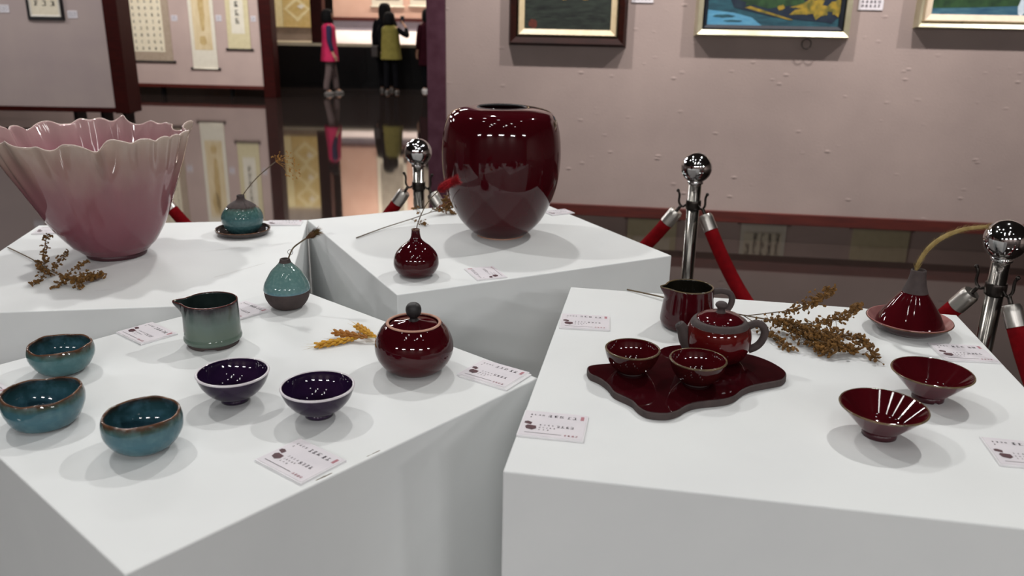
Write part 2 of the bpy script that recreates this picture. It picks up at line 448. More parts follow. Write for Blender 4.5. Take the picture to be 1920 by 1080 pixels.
FULL = [(0, 0), (1, 0), (1, 1), (0, 1)]
def blobpoly(cx, cy, rx, ry, seed, n=18, rough=.25):
    rng = random.Random(seed)
    return [(min(1, max(0, cx + rx * (1 + rng.uniform(-rough, rough)) * cos(2 * pi * k / n))), min(1, max(0, cy + ry * (1 + rng.uniform(-rough, rough)) * sin(2 * pi * k / n)))) for k in range(n)]

DARKFRAME = mat('dark_walnut_frame', '#1f0804', '#2c0e07', 8, spec=.2, rough=.45, coat=.4, stretch=(1, 6, 6))
CREAMLINER = mat('cream_gilt_liner', '#cdb893', '#d8c6a2', 20, rough=.4)
CHAMPAGNE = mat('champagne_metal_frame', '#c3bb9c', '#d6cfb4', 12, rough=.3, metal=.5)
NAVYLINER = mat('navy_liner', '#0d121c', '#131a26', 20, rough=.6)
MATBOARD = mat('cream_mat_board', '#d3c0a8', '#dccab3', 20, rough=.7)
P_GRASS = mat('painted_dark_grass', '#0a0f0d', '#29322a', 14, rough=.5, stretch=(1, 1, 5), detail=8)
P_OCHRE = mat('painted_ochre', '#b98d3c', '#cfae66', 40, rough=.5)
P_RED = mat('painted_red_mark', '#6b2a18', '#4a2016', 60, rough=.5)
P_TEAL = mat('painted_teal', '#2c5a66', '#1d3f4c', 16, rough=.4, stretch=(1, 1, 4))
P_BLUE = mat('painted_light_blue', '#4d8cae', '#5f9cb9', 14, rough=.4, stretch=(1, 1, 4))
P_NAVY = mat('painted_deep_navy', '#121c30', '#1f2f3c', 20, rough=.4)
P_YEL = mat('painted_yellow_foliage', '#a88a2c', '#5b5826', 26, rough=.4)
P_GREEN = mat('painted_green_foliage', '#1a3320', '#2d4d2b', 26, rough=.4)
P_SHALLOW = mat('painted_water', '#47707f', '#264c66', 9, rough=.4, stretch=(1, 1, 4))

painting(wr, -.564, .203, 1.25, 1.93, 'dark night-meadow painting in a dark brown frame with cream liner', DARKFRAME, .055, .075, CREAMLINER, .05,
         [(P_GRASS, FULL)] + [(P_OCHRE, blobpoly(x, .42, .045, .03, 5 + k)) for k, x in enumerate((.45, .7))] + [(P_RED, blobpoly(.1, .07, .05, .06, 3))])
painting(wr, .626, 1.575, 1.329, 2.0, 'blue lake and yellow trees painting in champagne frame with dark liner', CHAMPAGNE, .045, .075, NAVYLINER, .03,
         [(P_TEAL, FULL), (P_BLUE, [(0, 0), (.42, 0), (.34, .09), (.2, .14), (0, .17)]), (P_TEAL, blobpoly(.13, .1, .09, .02, 9)), (P_TEAL, blobpoly(.2, .045, .07, .012, 10)),
          (P_NAVY, [(.2, .2), (.5, .1), (.95, .04), (1, .12), (1, .5), (.1, .5)]), (P_GREEN, blobpoly(.5, .3, .25, .1, 4)),
          (P_YEL, [(.28, .2), (.62, .07), (.66, .07), (.32, .22)]), (P_YEL, blobpoly(.8, .2, .14, .1, 12, 24, .5)), (P_YEL, blobpoly(.97, .22, .06, .09, 14, 20, .4)), (P_YEL, blobpoly(.55, .21, .03, .03, 19, 14, .4))])
painting(wr, 1.948, 3.05, 1.405, 2.05, 'green hillside and water painting in silver frame with wide cream mat', CHAMPAGNE, .03, .07, MATBOARD, .055,
         [(P_GREEN, FULL), (P_SHALLOW, [(0, 0), (1, 0), (1, .14), (.6, .12), (.3, .09), (0, .07)]), (mat('painted_spray', '#c9d4dd', '#a9bccb', 30), blobpoly(.55, .11, .025, .11, 8))])
tag(MB().tube([Vector(wall_item(wr, 1.319 + .028 * cos(a), 1.300 + .03 * sin(a), .05)) for a in [2 * pi * k / 24 for k in range(25)]], .0035, 6).build('hanging_ring', DARKMETAL),
    'thin dark ring peeking out below the lake painting', 'ring')
wall_label(wr, .222, .359, 1.528, 1.62, 'white caption card beside the dark brown framed painting')
wall_label(wr, 1.61, 1.755, 1.507, 1.60, 'white caption card between the lake and the hillside paintings')

BLACKFRAME = mat('black_picture_frame', '#121012', '#1b181a', 10, rough=.35)
t = painting(wl, .55, 1.012, 1.246, 1.95, 'small black framed calligraphy on the far left partition', BLACKFRAME, .035, .03, mat('grey_mat_board', '#c4bdb2', '#cbc4b9', 20), .03,
             [(mat('aged_paper', '#cfc4ae', '#d8cdb8', 20), FULL)], 'framed works on the left partition')
rng = random.Random(5)
for i in range(3):
    for k in range(6):
        b = MB(); glyph(b, -.1 + i * .1, .20 + k * .075, .06, .055, rng, UX, UZ, Vector((0, -.0125, 0))); b.build('character', INKBLACK, t, False)
wall_label(wl, .2, .33, 1.33, 1.42, 'white caption card at the far left edge of the photo')
wall_label(wl, 1.05, 1.167, 1.279, 1.365, 'white caption card right of the small black framed calligraphy')

SC_BROWN = mat('scroll_brown_silk', '#a08d78', '#ab9884', 20, rough=.7)
SC_CREAM = mat('scroll_cream_paper', '#ddd0b4', '#e4d8be', 14, rough=.8)
SC_IVORY = mat('scroll_ivory_silk', '#d9d0bd', '#e0d8c6', 14, rough=.8)
SC_YEL = mat('scroll_yellow_silk', '#c9bc94', '#d3c69f', 14, rough=.8)
SC_INKWASH = mat('scroll_tan_painting', '#cdb68c', '#dcc9a3', 7, rough=.8, stretch=(2, 1, .6), detail=8)
SC_GREYPIC = mat('scroll_grey_painting', '#8d8478', '#b0a595', 6, rough=.8, detail=8)

def scroll(wall, u0, u1, z0, z1, label, silk, inner, margins, text=None, roller=INKBLACK, knob=BLACK, patch=None):
    t = thing('hanging_scroll', label, 'scroll', wall_item(wall, (u0 + u1) / 2, z0), wall.rotation_euler.z, 'hanging scrolls on the partitions')
    w_ = (u1 - u0) / 2; h_ = z1 - z0; ml, mr_, mb, mt_ = margins
    MB().box(-w_, w_, -.012, -.004, 0, h_).build('silk_mount', silk, t, False)
    MB().box(-w_ + ml, w_ - mr_, -.014, -.011, mb, h_ - mt_).build('paper', inner, t, False)
    r = MB().tube([(-w_ - .005, -.014, 0), (w_ + .005, -.014, 0)], .014, 10).build('roller', roller, t)
    for s in (-1, 1): MB().tube([(s * (w_ + .004), -.014, 0), (s * (w_ + .04), -.014, 0)], .017, 10).build('roller_knob', knob, t)
    MB().tube([(-w_, -.012, h_), (w_, -.012, h_)], .01, 8).build('top_rod', roller, t)
    if text:
        nx, nz, gw, gh = text
        b = MB(); rng = random.Random(int(abs(u0) * 977)); x0 = -w_ + ml; pw = 2 * w_ - ml - mr_; ph = h_ - mb - mt_
        for i in range(nx):
            for k in range(nz):
                if k == 0 and i == 0: continue
                if nx * nz <= 60: b = MB()
                glyph(b, x0 + pw * (i + .5) / nx, mb + ph * (k + .5) / nz, gw, gh, rng, UX, UZ, Vector((0, -.0148, 0)))
                if nx * nz <= 60: b.build('character', INKBLACK, t, False)
        if nx * nz > 60: b.build('calligraphy', INKBLACK, t, False, kind='stuff')
    if patch:
        b = MB()
        for (cx, cz, rx, rz, sd) in patch:
            P = blobpoly(.5, .5, .5, .5, sd, 20, .2)
            b.add([(cx + (p[0] - .5) * 2 * rx, -.0148, cz + (p[1] - .5) * 2 * rz) for p in P], [tuple(range(len(P)))])
        b.build('brush_painting', mat('tan_brushwork', '#b39560', '#c9b07c', 12, rough=.8), t, False)
    return t

scroll(wb, -.33, .665, .548, 2.5, 'wide calligraphy scroll with brown border, mostly behind the left partition post', SC_BROWN, SC_CREAM, (.12, .12, .155, .2), (7, 15, .038, .046))
scroll(wb, 1.0, 1.425, .45, 2.4, 'narrow ivory painted scroll between two calligraphy scrolls', SC_IVORY, SC_INKWASH, (.06, .06, .3, .3), None, SC_IVORY, BLACK, [(.01, 1.1, .05, .5, 3), (0, .45, .06, .08, 4), (-.03, 1.4, .07, .2, 5)])
scroll(wb, 1.63, 2.01, .77, 2.4, 'short pale yellow scroll with one bold calligraphy column', SC_YEL, SC_IVORY, (.08, .08, .25, .2), (1, 9, .075, .085))
wall_label(wb, .70, .80, 1.2, 1.29, 'white caption card between the wide scroll and ivory scroll')
wall_label(wb, 1.455, 1.55, 1.21, 1.305, 'white caption card between the ivory and yellow scrolls')
wall_label(wb, 2.285, 2.38, 1.20, 1.52, 'tall pinkish notice on the dark red post beside the gold hanging')
wall_label(wb, 2.045, 2.125, 1.215, 1.3, 'white caption card right of the short yellow scroll')
# on the partition behind: only their reflections show under the long partition
scroll(wx, 2.05, 2.5, .55, 2.3, 'white calligraphy scroll reflected in the floor under the long partition', SC_IVORY, SC_CREAM, (.04, .04, .1, .2), (5, 13, .05, .10))
scroll(wx, .9, 1.4, .55, 2.3, 'cream scroll behind the steel post, reflected in the floor', SC_YEL, SC_CREAM, (.06, .06, .2, .2))
scroll(wx, 3.15, 3.7, .55, 2.3, 'yellow scroll reflected in the floor left of the cone vase', SC_YEL, SC_YEL, (.06, .06, .2, .2))

# ------------------------------------------------------------------ display case at the far end
CX0, CY0 = -4.566, 16.416
case = thing('display_case', 'long black based display case with lit white board at the far end', 'display case', (CX0, CY0, 0))
CASEWALL = mat('pink_case_wall', '#d3a994', '#dcb4a0', 4, rough=.8)
LILAC_SHADE = mat('lilac_shaded_wall', '#a9a0ae', '#b3aab7', 6, rough=.7)  # shadow on the lower back wall, put into the colour as lilac
WHITEB = mat('white_case_board', '#e6d8d4', '#efe2de', 6, rough=.6)
CASEL = mat('grey_case_panel', '#7a6a60', '#8a7a6f', 6, rough=.4)
MB().box(-.9, 5.2, 0, 1.3, 0, .76).build('base_cabinet', BLACK, case, False)
for k in range(7): MB().box(-.85 + k * .86, -.85 + k * .86 + .84, -.012, 0, .08, .74).build('base_panel', BLACK, case, False, bevel=.004)
MB().box(-.9, 5.2, -.04, 1.3, .76, .815).build('counter_edge', mat('cream_stone_edge', '#b7ab92', '#c4b89f', 20, rough=.3), case, False)
MB().add([(.95, .06, .816), (5.2, .06, .816), (5.2, .62, 1.035), (.95, .62, 1.035), (.95, .06, .80), (5.2, .06, .80), (5.2, .62, .80), (.95, .62, .80)],
         [(0, 1, 2, 3), (4, 7, 6, 5), (0, 4, 5, 1), (1, 5, 6, 2), (2, 6, 7, 3), (3, 7, 4, 0)]).build('sloping_board', WHITEB, case, False)
MB().box(.95, 5.2, .9, 1.0, .81, 1.23).build('lower_back_panel', LILAC_SHADE, case, False)
MB().box(.95, 5.2, .86, 1.0, 1.215, 1.275).build('wood_rail', RAILWOOD, case, False)
MB().box(.95, 5.2, .9, 1.0, 1.27, 3.1).build('back_wall', CASEWALL, case, False)
MB().box(-.9, .74, .9, 1.0, .81, 3.1).build('side_back_wall', CASEL, case, False)
MB().box(.717, .937, -.03, .25, .81, 3.1).build('post', REDWOOD, case, False)
MB().box(-.9, 5.2, -.05, 1.0, 3.1, 3.2).build('canopy', BLACK, case, False)
cl = area(CX0 + 3, CY0 + .35, 120, 4.0, .12, (1, .9, .8), 3.05)
cl2 = area(CX0 + .0, CY0 + .3, 24, 1.2, .1, (1, .93, .82), 3.05)

GOLD = mat('gold_brocade', '#c0a566', '#cdb47c', 14, rough=.6)
GOLDPALE = mat('pale_gold_brocade', '#d9c894', '#e2d4a8', 14, rough=.6)
SILVERPATCH = mat('silver_white_patch', '#d9d2c2', '#e3ddd0', 14, rough=.6)
gz = 1.07
g = thing('gold_wall_hanging', 'gold wall hanging with pale diamond pattern beside dark red post', 'wall hanging', (CX0 - .01, CY0 + .89, gz))
MB().box(-.35, .77, -.02, -.002, 0, 1.5).build('mount', GOLDPALE, g, False)
MB().box(-.02, .54, -.026, -.018, .0, 1.46).build('brocade_panel', GOLD, g, False)
for k in range(3):
    c = .34 + k * .46
    b = MB()
    b.add([(.26 + x * .26, -.0285, c + z * .24) for x, z in ((-1, 0), (0, -1), (1, 0), (0, 1))] + [(.26 + x * .19, -.0285, c + z * .15) for x, z in ((-1, 0), (0, -1), (1, 0), (0, 1))],
          [(i, (i + 1) % 4, 4 + (i + 1) % 4, 4 + i) for i in range(4)])
    b.build('diamond_band', GOLDPALE, g, False)
    MB().add([(.34 + x * .08, -.0292, c + .05 + z * .05) for x, z in ((-1, 0), (0, -1), (1, .2), (.2, 1))], [(0, 1, 2, 3)]).build('silver_patch', SILVERPATCH, g, False)

def case_scroll(u0, u1, z0, label):
    s = 1.055
    t = thing('hanging_scroll', label, 'scroll', (CX0 + (u0 + u1) / 2, CY0 + .9, z0), 0, 'hanging scrolls in the display case')
    w_ = (u1 - u0) / 2
    MB().box(-w_, w_, -.016, -.004, 0, 1.4).build('silk_mount', SC_IVORY, t, False)
    MB().box(-w_ + .07, w_ - .07, -.02, -.015, .12, 1.2).build('painting', SC_GREYPIC, t, False)
    MB().tube([(-w_ - .03, -.02, 0), (w_ + .03, -.02, 0)], .018, 10).build('roller', SC_IVORY, t)
case_scroll(1.72, 2.33, 1.485, 'left of two ivory scrolls hanging in the pink lit display case')
case_scroll(2.47, 3.0, 1.50, 'right of two ivory scrolls hanging in the pink lit display case')

# ------------------------------------------------------------------ people
def skin_mesh(name, nodes, edges, mt, parent, sub=2, root=0):
    me = bpy.data.meshes.new(name); me.from_pydata([n[0] for n in nodes], edges, []); me.update()
    o = bpy.data.objects.new(name, me); COL.objects.link(o)
    sk = o.modifiers.new('skin', 'SKIN'); sk.use_smooth_shade = True
    for i, n in enumerate(nodes):
        r = n[1]; me.skin_vertices[0].data[i].radius = r if hasattr(r, '__len__') else (r, r)
        me.skin_vertices[0].data[i].use_root = (i == root)
    ss = o.modifiers.new('sub', 'SUBSURF'); ss.levels = sub; ss.render_levels = sub
    dg = bpy.context.evaluated_depsgraph_get(); dg.update()
    m2 = bpy.data.meshes.new_from_object(o.evaluated_get(dg)); m2.name = name
    bpy.data.objects.remove(o); bpy.data.meshes.remove(me)
    m2.materials.clear(); m2.materials.append(mt)
    m2.polygons.foreach_set('use_smooth', [True] * len(m2.polygons))
    o = bpy.data.objects.new(name, m2); link(o, parent); return o

SKIN = mat('skin', '#b98a70', '#c4967c', 20, rough=.55)
HAIR = mat('black_hair', '#060505', '#0b0909', 60, spec=.15, rough=.75)

def arm_nodes(side, pose):
    """shoulder, elbow, wrist, knuckles in a 1.6 m figure facing +y"""
    return pose

def person(label, loc, rz, h, top_m, sleeve_m, leg_m, shoe_m, rarm, larm, stride=.0, hem=.62, vest=True, longhair=False, flare=1.0, head_turn=0):
    k = h / 1.6
    t = thing('person', label, 'person', loc, rz)
    def S(p): return Vector(p) * k
    arms = {1: rarm, -1: larm}
    # continuous body: pelvis, spine, neck, head, arms with hands, legs
    nodes = [((0, 0, .84), .12), ((0, 0, 1.0), .11), ((0, 0, 1.17), .125), ((0, -.005, 1.30), .085), ((0, 0, 1.37), .048), ((0, .01, 1.43), .06), ((0, .015, 1.49), .085), ((0, .01, 1.55), .075), ((0, .01, 1.585), .04)]
    edges = [(i, i + 1) for i in range(8)]
    def chain(start, pts):
        p = start
        for q, r in pts:
            nodes.append((q, r)); edges.append((p, len(nodes) - 1)); p = len(nodes) - 1
        return p
    for s in (1, -1):
        el, wr_, kn = arms[s]
        sh = (s * .155, 0, 1.285)
        w_ = chain(3, [(sh, .05), (el, .038), (wr_, .024), (kn, .028)])
        kn_v, wv = Vector(kn), Vector(wr_); d = (kn_v - wv).normalized()
        side = Vector((0, 1, 0)) if abs(d.y) < .8 else Vector((0, 0, 1))
        side = (side - d * side.dot(d)).normalized()
        cu = d.cross(side).normalized() * (-s)
        for j, (off, ln) in enumerate(((-.027, .06), (-.009, .072), (.009, .076), (.026, .068))):
            a = kn_v + side * off + d * .03; bq = a + d * ln * .5 + cu * .008; cq = a + d * ln * .85 + cu * .025
            chain(w_, [(tuple(a), .0095), (tuple(bq), .0085), (tuple(cq), .007)])
        th = wv + d * .02 + side * .03
        chain(w_ - 1 if False else w_, [(tuple(kn_v + side * .035), .01), (tuple(kn_v + side * .05 + d * .03 + cu * .012), .0085)])
        st = stride * s
        chain(0, [((s * .085, 0, .78), .085), ((s * .085, st * .5 + .015, .45), .055), ((s * .085, st, .09), .036), ((s * .09, st + .10, .035), .03)])
    nodes = [(tuple(S(p)), (r * k if not hasattr(r, '__len__') else (r[0] * k, r[1] * k))) for p, r in nodes]
    skin_mesh('body', nodes, edges, SKIN, t, 1)
    # face
    b = MB(); q = Matrix.Rotation(head_turn, 3, 'Z')
    b.blob(S(q @ Vector((0, .105, 1.475))), .012 * k, .018 * k, .02 * k)
    for s in (1, -1): b.blob(S(q @ Vector((s * .085, 0, 1.485))), .01 * k, .02 * k, .03 * k)
    b.build('face_features', SKIN, t)
    b = MB()
    for s in (1, -1): b.blob(S(q @ Vector((s * .032, .092, 1.495))), .01 * k, .008 * k, .006 * k)
    b.build('eyes', HAIR, t)
    b = MB().blob(S(q @ Vector((0, .09, 1.435))), .022 * k, .008 * k, .006 * k); b.build('mouth', mat('lips', '#9a5550', '#8a4a46', 30), t)
    # hair
    b = MB()
    prof = [(0, 1.615), (.05, 1.608), (.085, 1.575), (.102, 1.52), (.106, 1.46), (.1, 1.40 if not longhair else 1.3), (.085, 1.375 if not longhair else 1.2), (.06, 1.37 if not longhair else 1.16), (.0, 1.40 if not longhair else 1.2)]
    def hd(r, a, z):
        x, y = r * cos(a), r * sin(a) * 1.05
        if y > .045 and z < 1.56: y = .045 + (y - .045) * .1
        v = q @ Vector((x * 1.13, y * 1.12 - .014, 1.48 + (z - 1.48) * 1.06)); return tuple(S(v))
    b.lathe(pspline(prof, 4), 28, hd); b.build('hair', HAIR, t)
    # trousers and shoes
    b = MB()
    nd = [((0, 0, .88), .135), ((0, 0, .80), .13)]; ed = [(0, 1)]
    for s in (1, -1):
        st = stride * s; n = len(nd)
        nd += [((s * .085, .0, .72), .1), ((s * .088, st * .5 + .015, .45), .078), ((s * .088, st, .16), .068), ((s * .088, st, .07), .07)]
        ed += [(1, n), (n, n + 1), (n + 1, n + 2), (n + 2, n + 3)]
    skin_mesh('trousers', [(tuple(S(p)), r * k) for p, r in nd], ed, leg_m, t, 2)
    for s in (1, -1):
        st = stride * s
        b = MB()
        def shoe(r, a, z, s=s, st=st):
            x, y = r * cos(a) * .42, r * sin(a)
            return tuple(S((s * .09 + x, st + .05 + y, z)))
        b.lathe(pspline([(0, 0), (.095, 0), (.105, .012), (.10, .028), (.075, .048), (.045, .065), (0, .07)], 3), 20, shoe); b.build('shoe', shoe_m, t)
    # torso garment
    b = MB()
    prof = [(.0, 1.375), (.06, 1.372), (.085, 1.36), (.15, 1.31), (.172, 1.26), (.174, 1.15), (.174 + .01 * flare, 1.0), (.178 * (flare * .6 + .4), .85), (.185 * flare, hem), (.175 * flare, hem + .005), (.15, .9), (0, .95)]
    def vd(r, a, z):
        x, y = r * cos(a) * 1.08, r * sin(a) * .78
        fo = 1 + .03 * sin(a * 7) * max(0, min(1, (1.1 - z) * 3))
        return tuple(S((x * fo, y * fo, z)))
    b.lathe(pspline(prof, 4), 36, vd); b.build('vest' if vest else 'coat', top_m, t)
    for s in (1, -1):
        el, wr_, kn = arms[s]
        nd = [((s * .13, 0, 1.29), .06), ((s * .165, 0, 1.27), .065), (el, .055), (tuple(Vector(el).lerp(Vector(wr_), .9)), .042)]
        skin_mesh('sleeve', [(tuple(S(p)), r * k) for p, r in nd], [(0, 1), (1, 2), (2, 3)], sleeve_m, t, 2)
    return t

HANG = lambda s, f=.03: ((s * .215, -.01, 1.03), (s * .215, f + .02, .80), (s * .21, f + .05, .72))
PINK = mat('magenta_vest_cloth', '#c01450', '#a90f42', 12, rough=.8)
NAVY = mat('navy_sleeve_cloth', '#161233', '#1f1940', 20, rough=.85)
TAUPE = mat('taupe_trouser_cloth', '#5a4a48', '#665451', 20, rough=.85)
OLIVE = mat('olive_vest_cloth', '#6f6526', '#7b702f', 14, rough=.85)
BLACKCLOTH = mat('black_cloth', '#07070a', '#0c0b0f', 20, spec=.1, rough=.85)
MAROON = mat('dark_maroon_cloth', '#2a0812', '#360d18', 20, spec=.1, rough=.85)
PALESHOE = mat('pale_shoe', '#5d5753', '#6e6863', 30, rough=.6)
WHITESHOE = mat('white_shoe', '#c9c4c0', '#d5d0cc', 30, rough=.6)
person('person in a magenta vest and taupe trousers walking by the display case', (-3.26, 15.16, 0), radians(-75), 1.41, PINK, NAVY, TAUPE, PALESHOE, HANG(1), HANG(-1), -.10, .66, flare=1.22, head_turn=.3)
pp = person('person in an olive vest seen from behind, raising one arm', (-2.25, 15.56, 0), radians(-8), 1.38, OLIVE, BLACKCLOTH, BLACKCLOTH, PALESHOE, ((.36, .06, 1.14), (.27, .2, 1.33), (.22, .24, 1.38)), HANG(-1), .05, .70, flare=1.12, head_turn=-.5)
ph = thing('phone', 'small dark phone held up by the person in olive', 'phone', (-2.25 + .19, 15.56 + .24, 1.20), 0)
MB().box(-.035, .035, -.004, .004, 0, .13).build('phone_body', BLACK, ph, False, bevel=.003)
MB().box(-.031, .031, -.0052, -.0038, .006, .124).build('screen', mat('phone_screen', '#20232a', '#2a2e36', 10, rough=.1), ph, False)
person('person with long black hair in black, half hidden behind the olive vest', (-2.40, 15.98, 0), radians(10), 1.53, BLACKCLOTH, BLACKCLOTH, BLACKCLOTH, PALESHOE, HANG(1), HANG(-1), .03, .6, False, True)
person('person in dark maroon coat and white shoes, cut off by the plum post', (-1.63, 16.0, 0), radians(35), 1.45, MAROON, MAROON, BLACKCLOTH, WHITESHOE, HANG(1), HANG(-1), .06, .55, False)
bg = thing('shoulder_bag', 'brown shoulder bag at the hip of the person in olive', 'bag', (-2.53, 15.6, .62), 0)
MB().box(-.06, .06, -.11, .11, 0, .2).build('bag_body', mat('brown_bag_leather', '#1d1512', '#2a1f1a', 20, rough=.6), bg, False, bevel=.02)
MB().tube([(0, -.09, .18), (.03, -.06, .4), (.08, 0, .56), (.03, .06, .4), (0, .09, .18)], .009, 6).build('bag_strap', BLACKCLOTH, bg)

# ------------------------------------------------------------------ plinths
def plinth(label, cx, cy, ang, side, ztop, scuffs=()):
    t = thing('plinth', label, 'plinth', (cx, cy, 0), radians(ang), 'white display plinths')
    h = side / 2
    MB().box(-h, h, -h, h, 0, ztop).build('body', WHITE_PLINTH, t, False, bevel=.0018)
    for (x, y, l, a, wd) in scuffs:
        b = MB(); rng = random.Random(int((x + y) * 1e4))
        n = 7
        up = [(k / n * l - l / 2, wd * (.3 + rng.random())) for k in range(n + 1)]
        P = [(p, w_) for p, w_ in up] + [(p, -w_ * rng.random()) for p, w_ in reversed(up)]
        b.add([(x + p * cos(a) - q * sin(a), y + p * sin(a) + q * cos(a), ztop + .0002) for p, q in P], [tuple(range(len(P)))])
        b.build('scuff_mark', SMUDGE, t, False)
    return t

ZA, ZB, ZC, ZD = 1.0128, .9842, .9940, 1.0339
def sqc(x, y, a, s):   # centre of a square from its back right corner
    a = radians(a); return x - s / 2 * cos(a) + s / 2 * sin(a), y - s / 2 * sin(a) - s / 2 * cos(a)
bx_, by_ = sqc(-.492, 1.953, 9.5, .6)
PLA = plinth('front left white plinth carrying teal bowls, purple bowls and lidded jar', -.3495, .9771, -40.88, .547, ZA)
plinth('back left white plinth under the big ruffled pink bowl', bx_, by_, 9.5, .6, ZB, [(.2, -.1, .12, .8, .0012), (.14, .05, .08, .3, .001), (-.02, -.2, .03, .2, .001)])
plinth('back white plinth under the big burgundy vase', -.0771, 1.789, 28.05, .6, ZC)
plinth('front right white plinth carrying the burgundy tea set', .3415, .9773, -9.96, .6, ZD)

def chip(pl_, p0, p1, z, wd):
    inv = (Matrix.Translation(pl_.location) @ Matrix.Rotation(pl_.rotation_euler.z, 4, 'Z')).inverted()
    a, b_ = inv @ at(p0[0], p0[1], z), inv @ at(p1[0], p1[1], z)
    pts = [a.lerp(b_, k / 6) for k in range(7)]
    MB().tube(pts, [.0004] + [wd * random.uniform(.6, 1) for _ in range(5)] + [.0004], 6).build('chipped_edge', CHIPPED, pl_)
CHIPPED = mat('chipped_edge', '#8d8378', '#6f655a', 200, rough=.9)
chip(PLA, (588, 904), (627, 886), ZA - .0008, .0016); chip(PLA, (684, 859), (716, 844), ZA - .0008, .0014)

# ------------------------------------------------------------------ ceramics
def ceramic(name, label, cat, loc, rz=0, group=None): return thing(name, label, cat, loc, rz, group)

def wob(seed, ar, az, zt):
    """hand-made irregularity growing towards the lip"""
    rng = random.Random(seed); ph1, ph2, ph3 = [rng.uniform(0, 6.28) for _ in range(3)]
    def d(r, a, z):
        g_ = max(0, z / zt)
        r2 = r * (1 + g_ * ar * (sin(2 * a + ph1) + .5 * sin(3 * a + ph2)))
        return (r2 * cos(a), r2 * sin(a), z + g_ * az * (sin(2 * a + ph3) + .5 * sin(5 * a + ph1) + .25 * sin(9 * a + ph2)))
    return d

# ruffled pink bowl
PINKG = glaze('pink_ruffle_glaze', [(0, '#6e3a45'), (.3, '#7f4d57'), (.6, '#8b6064'), (.82, '#9d8078'), (1, '#b7a598')], .0, .25, .13, 26, rough=.12, coat=.9)
PINKIN = glaze('pink_inner_glaze', [(0, '#80505a'), (.7, '#99646f'), (1, '#b09290')], 0, .25, .06, 30, rough=.05)
pb = ceramic('ruffled_bowl', 'large pink bowl with ruffled cream rim', 'bowl', (-.8046, 1.6351, ZB))
_rw = random.Random(21)
_RF = [(f, _rw.uniform(0, 6.28), _rw.uniform(.6, 1) * am) for f, am in ((3, .0025), (5, .0026), (10, .0032), (13, .0044), (17, .0050), (20, .0042), (25, .0034), (31, .0022), (41, .0011))]
def ruffle(r, a, z):
    g_ = max(0, (z - .04) / .205); g3 = g_ ** 3
    w1 = sum(am * sin(f * a + p) for f, p, am in _RF)
    w2 = sum(am * sin(f * a + p + 1.1) for f, p, am in _RF)
    r2 = r + g3 * w1 * 1.25
    z2 = z + g3 * w2 * .8
    return (r2 * cos(a) - .022 * z / .244, r2 * sin(a), z2)
outer = pspline([(.0575, .0085), (.0625, .011), (.0721, .02), (.0825, .0305), (.1065, .067), (.130, .1176), (.1465, .155), (.161, .19), (.172, .2205), (.1805, .244)], 6)
inner = [(r - .006 * (1 - .5 * z / .25), z + .002) for r, z in reversed(outer)]
n = len(outer)
MB().lathe(outer + [(outer[-1][0] - .0012, .2455)], 220, ruffle).build('outer_wall', PINKG, pb)
MB().lathe([(outer[-1][0] - .0012, .2455)] + inner + [(.03, .014), (0, .013)], 220, ruffle).build('inner_wall', PINKIN, pb)
MB().lathe([(outer[-1][0] + .001 * cos(x) - .0012, .2455 + .0014 * sin(x)) for x in [2 * pi * k / 8 for k in range(9)]], 220, ruffle).build('rim', mat('cream_rim_glaze', '#cdb8ae', '#d9c8bd', 40, rough=.2, coat=.8), pb)
MB().lathe([(0, 0), (.055, 0), (.0565, .002), (.0585, .0095), (.05, .012), (0, .012)], 96).build('foot', mat('dark_red_foot', '#3c1820', '#45202a', 40, rough=.4), pb)

# round bud vase on saucer
TEALB = glaze('teal_bud_glaze', [(0, '#1f3b3e'), (.25, '#35565a'), (.55, '#3f6265'), (.82, '#43615c'), (.95, '#4a3b36')], 0, .064, .05, 60, speck=('#6d8f8d', 160, .25))
sb = ceramic('saucer', 'small dark saucer under the round teal bud vase', 'saucer', (-.6036, 1.8134, ZB))
MB().lathe(pot([(.044, 0), (.052, .002), (.0575, .006), (.0596, .0115)], .003, .004), 72).build('dish', mat('dark_saucer_glaze', '#332c2b', '#3f3836', 40, rough=.12, coat=1), sb)
MB().lathe(ring(.0585, .0125, .0013), 72).build('rim', LIP_BROWN, sb)
bv = ceramic('bud_vase', 'round teal bud vase with brown neck on a saucer', 'vase', (-.6025, 1.8133, ZB + .0045))
MB().lathe(pot([(.026, 0), (.034, .004), (.042, .016), (.0452, .031), (.0430, .043), (.0355, .0545), (.0235, .0640)], .0025, .004), 72).build('body', TEALB, bv)
MB().lathe(pspline([(.0310, .0590), (.0290, .0610), (.0215, .0665), (.0125, .0715), (.0088, .076), (.0085, .082), (.0078, .0835), (.0062, .083), (.006, .076), (.005, .06)], 4), 48).build('neck', CLAY, bv)

# drop-shaped vase, front left plinth
dv = ceramic('bud_vase', 'drop shaped vase, glossy teal above a raw brown lower half', 'vase', (-.3579, 1.2614, ZA))
TEALD = glaze('teal_drop_glaze', [(0, '#5a7d8e'), (.12, '#5f7f80'), (.6, '#5b7c79'), (.9, '#5c7370'), (1, '#3f3a36')], .028, .079, .05, 60, rough=.07, speck=('#8aa39f', 220, .3))
MB().lathe([(0, 0)] + pspline([(.0195, 0), (.0225, .0012), (.0285, .007), (.0335, .016), (.0352, .024), (.0355, .0295)], 5), 72).build('lower_body', CLAY, dv)
MB().lathe(pspline([(.0352, .0285), (.0362, .0302), (.0362, .032), (.0345, .0395), (.0295, .0495), (.0225, .0605), (.0135, .0695), (.0092, .0745)], 5) + [(.0070, .0740), (.012, .068), (.020, .058), (.027, .047), (.032, .036), (.0335, .0290), (.0352, .0285)], 72).build('upper_body', TEALD, dv)
MB().lathe(pspline([(.0098, .0735), (.0084, .077), (.0078, .0795), (.0066, .0798), (.0058, .078), (.0055, .06)], 4), 40).build('neck', CLAY, dv)

